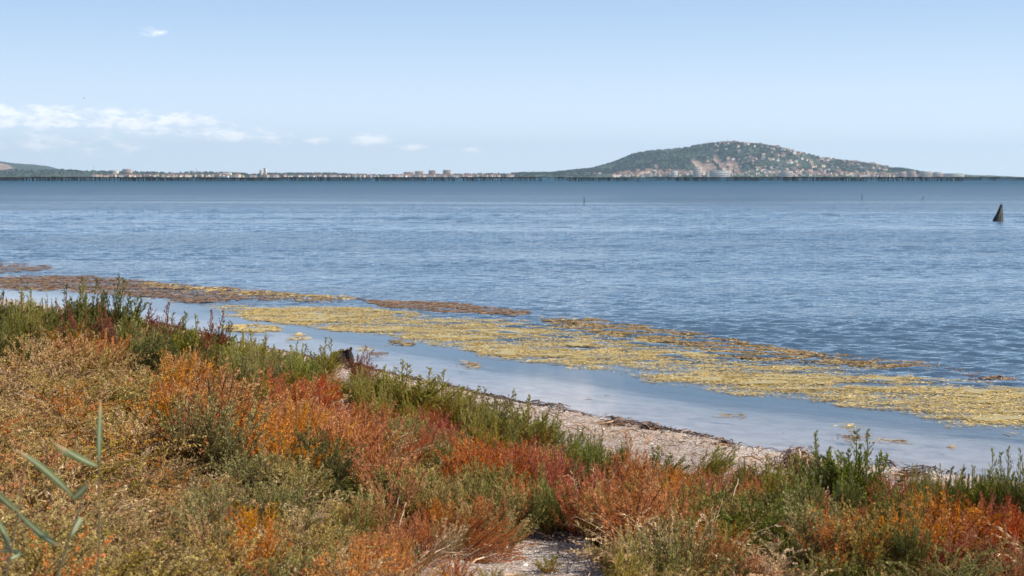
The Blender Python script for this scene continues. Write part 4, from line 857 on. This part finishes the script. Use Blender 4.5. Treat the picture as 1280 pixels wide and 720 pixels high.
houses(30, hill_h, None, leftvill, 'pale house in the cluster at the left foot of the big hill', 'houses at the left foot of the hill')
def front(a0, a1, y0, y1):
    def f():
        a = random.uniform(a0, a1); y = random.uniform(y0, y1); return PX(a, y), y
    return f
houses(95, hill_h, None, front(790, 1118, 6712, 6800), 'pale house in the crowded waterfront row below the big hill', 'waterfront houses below the hill')
houses(22, hill_h, None, front(1060, 1200, 6712, 6760), 'pale house on the low spit at the right end of the land', 'houses on the low spit')
houses(34, hill_h, None, front(650, 790, 6712, 6790), 'pale house along the shore between the far blocks and the wooded hill', 'houses on the left skirt of the hill')
def house_band(name, hf, spans, label):     # beyond the three hundred that show largest: one mass
    P = []
    for (a0, a1, y0, y1, n) in spans:
        Y = RNG.uniform(y0, y1, n); X = (RNG.uniform(a0, a1, n)-640)/F*Y; P.append(np.stack([X, Y, hf(X, Y)+.3], 1))
    P = np.concatenate(P); n = len(P); z_ = np.zeros(n); sc_ = RNG.uniform(.8, 1.2, n)
    scatter(name, P, RNG.integers(0, 6, n), HM, np.stack([sc_, sc_, sc_], 1), np.stack([z_, z_, RNG.uniform(-.7, .7, n)], 1), label, 'houses')
house_band('far_shore_houses', low_h, [(120, 320, 6203, 6260, 60), (330, 640, 6203, 6250, 120), (500, 620, 6203, 6240, 60)], 'dense pale band of tiny houses along the far shore left of the hill')
house_band('waterfront_town', hill_h, [(690, 800, 6715, 6800, 60), (800, 1120, 6720, 6860, 240), (1100, 1200, 6712, 6760, 50), (900, 1110, 6900, 7500, 90)], 'dense pinkish town behind the first row of waterfront houses and up the slope')
houses(46, low_h, None, front(120, 620, 6202, 6245), 'tiny pale house along the far shore left of the hill', 'houses along the far left shore')

def block(px0, px1, pyt, Y, hf, wm, label, floors, name='apartment_block'):
    x0, x1 = PX(px0, Y), PX(px1, Y); w_ = x1-x0; h_ = (221-pyt)/F*Y+CZ; r = link(name, None, loc=((x0+x1)/2, Y, 0)); tag(r, label, 'building')
    link('wall', boxes('wall', [(-w_/2, w_/2, 0, 14, -1, h_)], wm), r); link('roof', boxes('roof', [(-w_/2-.4, w_/2+.4, -.4, 14.4, h_, h_+.9)], M_FLT), r)
    fh = (h_-4)/floors
    win = boxes('window_band', [(-w_/2+1.2, w_/2-1.2, -.10, .02, -fh*.22, fh*.22)], M_DKW); slab = boxes('balcony', [(-w_/2+.6, w_/2-.6, -1.1, -.003, -.12, .12)], wm)
    for i in range(floors): link('window_band', win, r, loc=(0, -.0, 4+fh*(i+.5))); link('balcony', slab, r, loc=(0, 0, 4+fh*i))
M_DKW = simple('dark_window', (.24, .22, .21), .4, .2, .1)
for b_ in [(325.5, 328.5, 213, 6300, M_WL[0], 'narrow pale tower block on the far left shore, left one of the pair', 7), (330.5, 334, 210.5, 6310, M_WL[1], 'tallest pale tower block on the far left shore, right one of the pair', 9),
           (505, 518, 215.3, 6300, M_WL[2], 'long low pinkish block left of the apartment blocks on the far shore', 4), (519, 530, 214.2, 6320, M_WL[0], 'pale stepped apartment block in the middle of the far shore', 5), (536, 545, 213.2, 6300, M_WL[2], 'pinkish grey apartment block between two others on the far shore', 6),
           (554, 564, 212.8, 6300, M_WL[0], 'pale orange apartment block with flat top, right one on the far shore', 6), (155, 166, 211.5, 6400, M_WL[2], 'reddish block on the far left shore', 3), (140, 149, 213, 6400, M_WL[1], 'white low hall on the far left shore', 2), (272, 290, 216, 6250, M_WL[1], 'white waterfront sheds on the far left shore', 2),
           (866, 876, 208.5, 6705, M_WL[0], 'tall cream block on the waterfront below the left of the quarry', 5), (886, 912, 213.5, 6703, M_WL[1], 'long white warehouse below the quarry', 3), (1122, 1131, 214.6, 6708, M_WL[2], 'pinkish block at the start of the low spit', 4),
           (1134, 1143, 213.8, 6709, M_WL[2], 'long block on the low spit, second from its start', 4), (1149, 1163, 214.6, 6708, M_WL[0], 'third long block on the low spit', 4), (1166, 1176, 215.4, 6708, M_WL[2], 'fourth, lower block on the low spit', 3), (1181, 1203, 217.0, 6708, M_WL[1], 'last, lowest block at the tip of the low spit', 3),
           (838, 846, 213.5, 6704, M_WL[1], 'small white waterfront block under the wooded left shoulder of the hill', 3), (975, 990, 214, 6704, M_WL[0], 'wide cream waterfront block under the middle of the slope', 3)]:
    block(b_[0], b_[1], b_[2], b_[3], None, b_[4], b_[5], b_[6])
# masts
def mast(px, pyt, pyb, Y, label, w_=1.6):
    x = PX(px, Y); z1 = (221-pyt)/F*Y+CZ; z0 = (221-pyb)/F*Y+CZ; r = link('antenna_mast', None, loc=(x, Y, z0)); h_ = z1-z0; tag(r, label, 'mast')
    V, Q = tubes([np.array([[0, 0, -12], [0, 0, h_*.5], [0, 0, h_]])], [w_], [w_*.4]); link('pole', mesh_np('pole', V, Q, [M_FLT]), r)
    link('antenna_array', boxes('antenna_array', [(-w_*1.5, w_*1.5, -.6, .6, h_*.55, h_*.62), (-w_*1.2, w_*1.2, -.6, .6, h_*.75, h_*.8)], M_FLT), r)
mast(908.5, 173.5, 179.5, 7600, 'tall thin antenna mast on top of the big hill'); mast(899, 176.5, 179.5, 7600, 'short antenna beside the tall mast on top of the big hill', 1.8); mast(119, 206, 212, 6500, 'thin mast on the far left shore', 1.0); mast(246.5, 209, 213, 6500, 'short mast by the trees on the far left shore', 1.2)

# birds
M_BW = simple('gull_grey', (.5, .5, .5), .8, .2, 10); M_BD = simple('bird_dark', (.04, .04, .045), .8, .2, 10)
def bird(px, py, Y, matl, label, s_=1.0, a=.5):
    d = ray(px, py); p_ = np.array([0, 0, CZ])+d*(Y/d[1]); r = link('bird', None, loc=tuple(p_), rot=(0, 0, a)); r.scale = (s_,)*3; tag(r, label, 'bird')
    link('body', lumpy('body', [matl], [(-.25, 0, 0, .01, .02), (-.15, 0, 0, .02, .05), (0, 0, .01, .03, .075), (.12, 0, .02, .03, .06), (.2, 0, .03, .02, .035), (.27, 0, .02, .005, .01)], seg=8, seed=3, amp=.02), r)
    for sgn in (-1, 1):
        V = [(-.08, 0, .03), (.1, 0, .03), (.10, .28*sgn, .16), (-.04, .28*sgn, .15), (.0, .62*sgn, .05), (-.03, .6*sgn, .05)]; V += [(x, y, z-.012) for x, y, z in V]
        me = bpy.data.meshes.new('wing'); me.from_pydata(V, [], [(0, 1, 2, 3), (3, 2, 4, 5), (9, 8, 7, 6), (11, 10, 8, 9), (0, 6, 7, 1), (1, 7, 8, 2), (2, 8, 10, 4), (4, 10, 11, 5), (5, 11, 9, 3), (3, 9, 6, 0)]); me.materials.append(matl); link('wing', me, r)
bird(105, 123, 420, M_BD, 'tiny dark bird high above the cloud bank on the left', 1.3); bird(469, 212, 600, M_BD, 'dark bird flying just above the far shore left of the apartment blocks', 1.4, 1.2)
bird(1163, 208, 600, M_BW, 'grey bird flying above the low spit at right', 1.2, .2); bird(1074, 223.3, 700, M_BW, 'white gull skimming the water in front of the oyster tables', 1.7, .9)

# ------------------------------------------------------------ reed in the near left corner
m, t = mat('reed_leaf'); p = t.new('ShaderNodeTexCoord').outputs['Object']; a = t.attr('Col'); s2 = t.new('ShaderNodeSeparateColor', i_Color=a.outputs['Color'])
c = t.mix(t.noise(t.mapping(p, (40, 40, 6)), 2, 3, .5), (.065, .100, .032), (.145, .19, .075)); c = t.mix(t.ss(s2.outputs[1], .5, .9), c, (.34, .36, .22)); c = t.mix(t.ss(t.m('ADD', s2.outputs[0], t.m('MULTIPLY', t.noise(p, 60, 3, .6), .25)), .86, 1.02), c, (.40, .28, .13))
b = t.new('ShaderNodeBsdfPrincipled', i_Base_Color=c, i_Roughness=.5); tl = t.new('ShaderNodeBsdfTranslucent', i_Color=c); mx = t.new('ShaderNodeMixShader', i_0=.25); t.l.new(b.outputs[0], mx.inputs[1]); t.l.new(tl.outputs[0], mx.inputs[2]); out(t, mx.outputs[0]); M_REED = m
M_RST = simple('reed_stalk', (.16, .13, .07), .6, .3, 30)
def at(px, py, Y):
    d = ray(px, py); return np.array([0, 0, CZ])+d*(Y/d[1])
def reed(stalk_px, Y, lvs, label):
    top = [at(a, b_, Y) for a, b_ in stalk_px]; x0, y0, _ = top[0]; zg = float(height(np.array([x0]), np.array([y0]))[0]); base = np.array([x0-.03, y0, zg])
    pts = np.array([base]+top); u = np.linspace(0, 1, len(pts)); uu = np.linspace(0, 1, 16); path = np.stack([np.interp(uu, u, pts[:, j]) for j in range(3)], 1)-base
    r = link('reed', None, loc=tuple(base)); tag(r, label, 'reed', 'reeds in the near left corner'); V, Q = tubes([path], [.0045], [.002]); link('stalk', mesh_np('stalk', V, Q, [M_RST], smooth=True), r)
    for lf in lvs:
        pp, w_ = lf[:-1], lf[-1]; P = np.array([at(a, b_, Y+dy)-base for a, b_, dy in pp]); k = 13; u = np.linspace(0, 1, len(P)); uu = np.linspace(0, 1, k)
        c_ = np.stack([np.polyval(np.polyfit(u, P[:, j], min(2, len(P)-1)), uu) for j in range(3)], 1); T = norm(np.gradient(c_, axis=0)); sd_ = norm(np.cross(T, np.array([.2, -1, .35]))); nn_ = np.cross(T, sd_)
        wd = .72*w_*np.sin(np.pi*np.clip(uu*.93+.05, 0, 1))**.7*(1-.3*uu)
        L_ = c_+sd_*wd[:, None]*.5+nn_*wd[:, None]*.18; R_ = c_-sd_*wd[:, None]*.5+nn_*wd[:, None]*.18; V = np.stack([L_, c_, R_], 1).reshape(-1, 3)
        Q = []
        for i in range(k-1): Q += [(i*3, i*3+1, i*3+4, i*3+3), (i*3+1, i*3+2, i*3+5, i*3+4)]
        col = np.repeat(np.stack([uu, uu*0, uu*0, uu*0+1], 1), 3, 0); col[1::3, 1] = 1; link('leaf', mesh_np('leaf', V, np.array(Q), [M_REED], col, smooth=True), r)
reed([(5, 730), (14, 690), (20, 655), (28, 600), (33, 578)], 3.6, [[(24, 640, 0), (5, 625, -.08), (-15, 605, -.15), .030], [(22, 640, 0), (45, 665, -.05), (62, 672, -.08), (77, 684, -.1), .030], [(12, 690, 0), (2, 660, .02), (-14, 640, .05), .025], [(8, 700, 0), (22, 690, .05), (-20, 690, .1), .02]],
     'reed with two green blades crossing a thin dark stalk at the left edge')
reed([(66, 735), (78, 700), (88, 668), (97, 645), (104, 618)], 3.5, [[(92, 622, 0), (70, 598, -.05), (45, 580, -.08), (20, 562, -.1), .030], [(90, 624, 0), (100, 615, -.04), (112, 603, -.08), .036], [(88, 670, 0), (98, 652, .04), (101, 646, .05), .025]],
     'reed with a bent pale leaf and a long blade reaching up left')
reed([(118, 740), (124, 690), (124, 620), (124, 575)], 3.9, [[(124, 580, 0), (123, 555, 0), (125, 530, .02), (125, 500, .05), .026], [(122, 582, 0), (108, 578, -.05), (90, 566, -.08), (70, 556, -.1), .032], [(120, 580, 0), (95, 572, -.04), (74, 562, -.08), (62, 545, -.1), .018]],
     'reed whose tip leaf stands straight up, right one of the three')

# ------------------------------------------------------------ haze
m, t = mat('haze'); v = t.new('ShaderNodeVolumePrincipled', i_Color=(.60, .82, 1.0, 1), i_Density=5.2e-5, i_Anisotropy=.3); o = t.new('ShaderNodeOutputMaterial'); t.l.new(v.outputs[0], o.inputs['Volume'])
hz = link('haze', mesh_np('haze', *box(-15500, 15500, -6500, 14500, -3, 330), [m])); tag(hz, 'thin blue sea haze between the shore and the hill', None, kind='stuff')
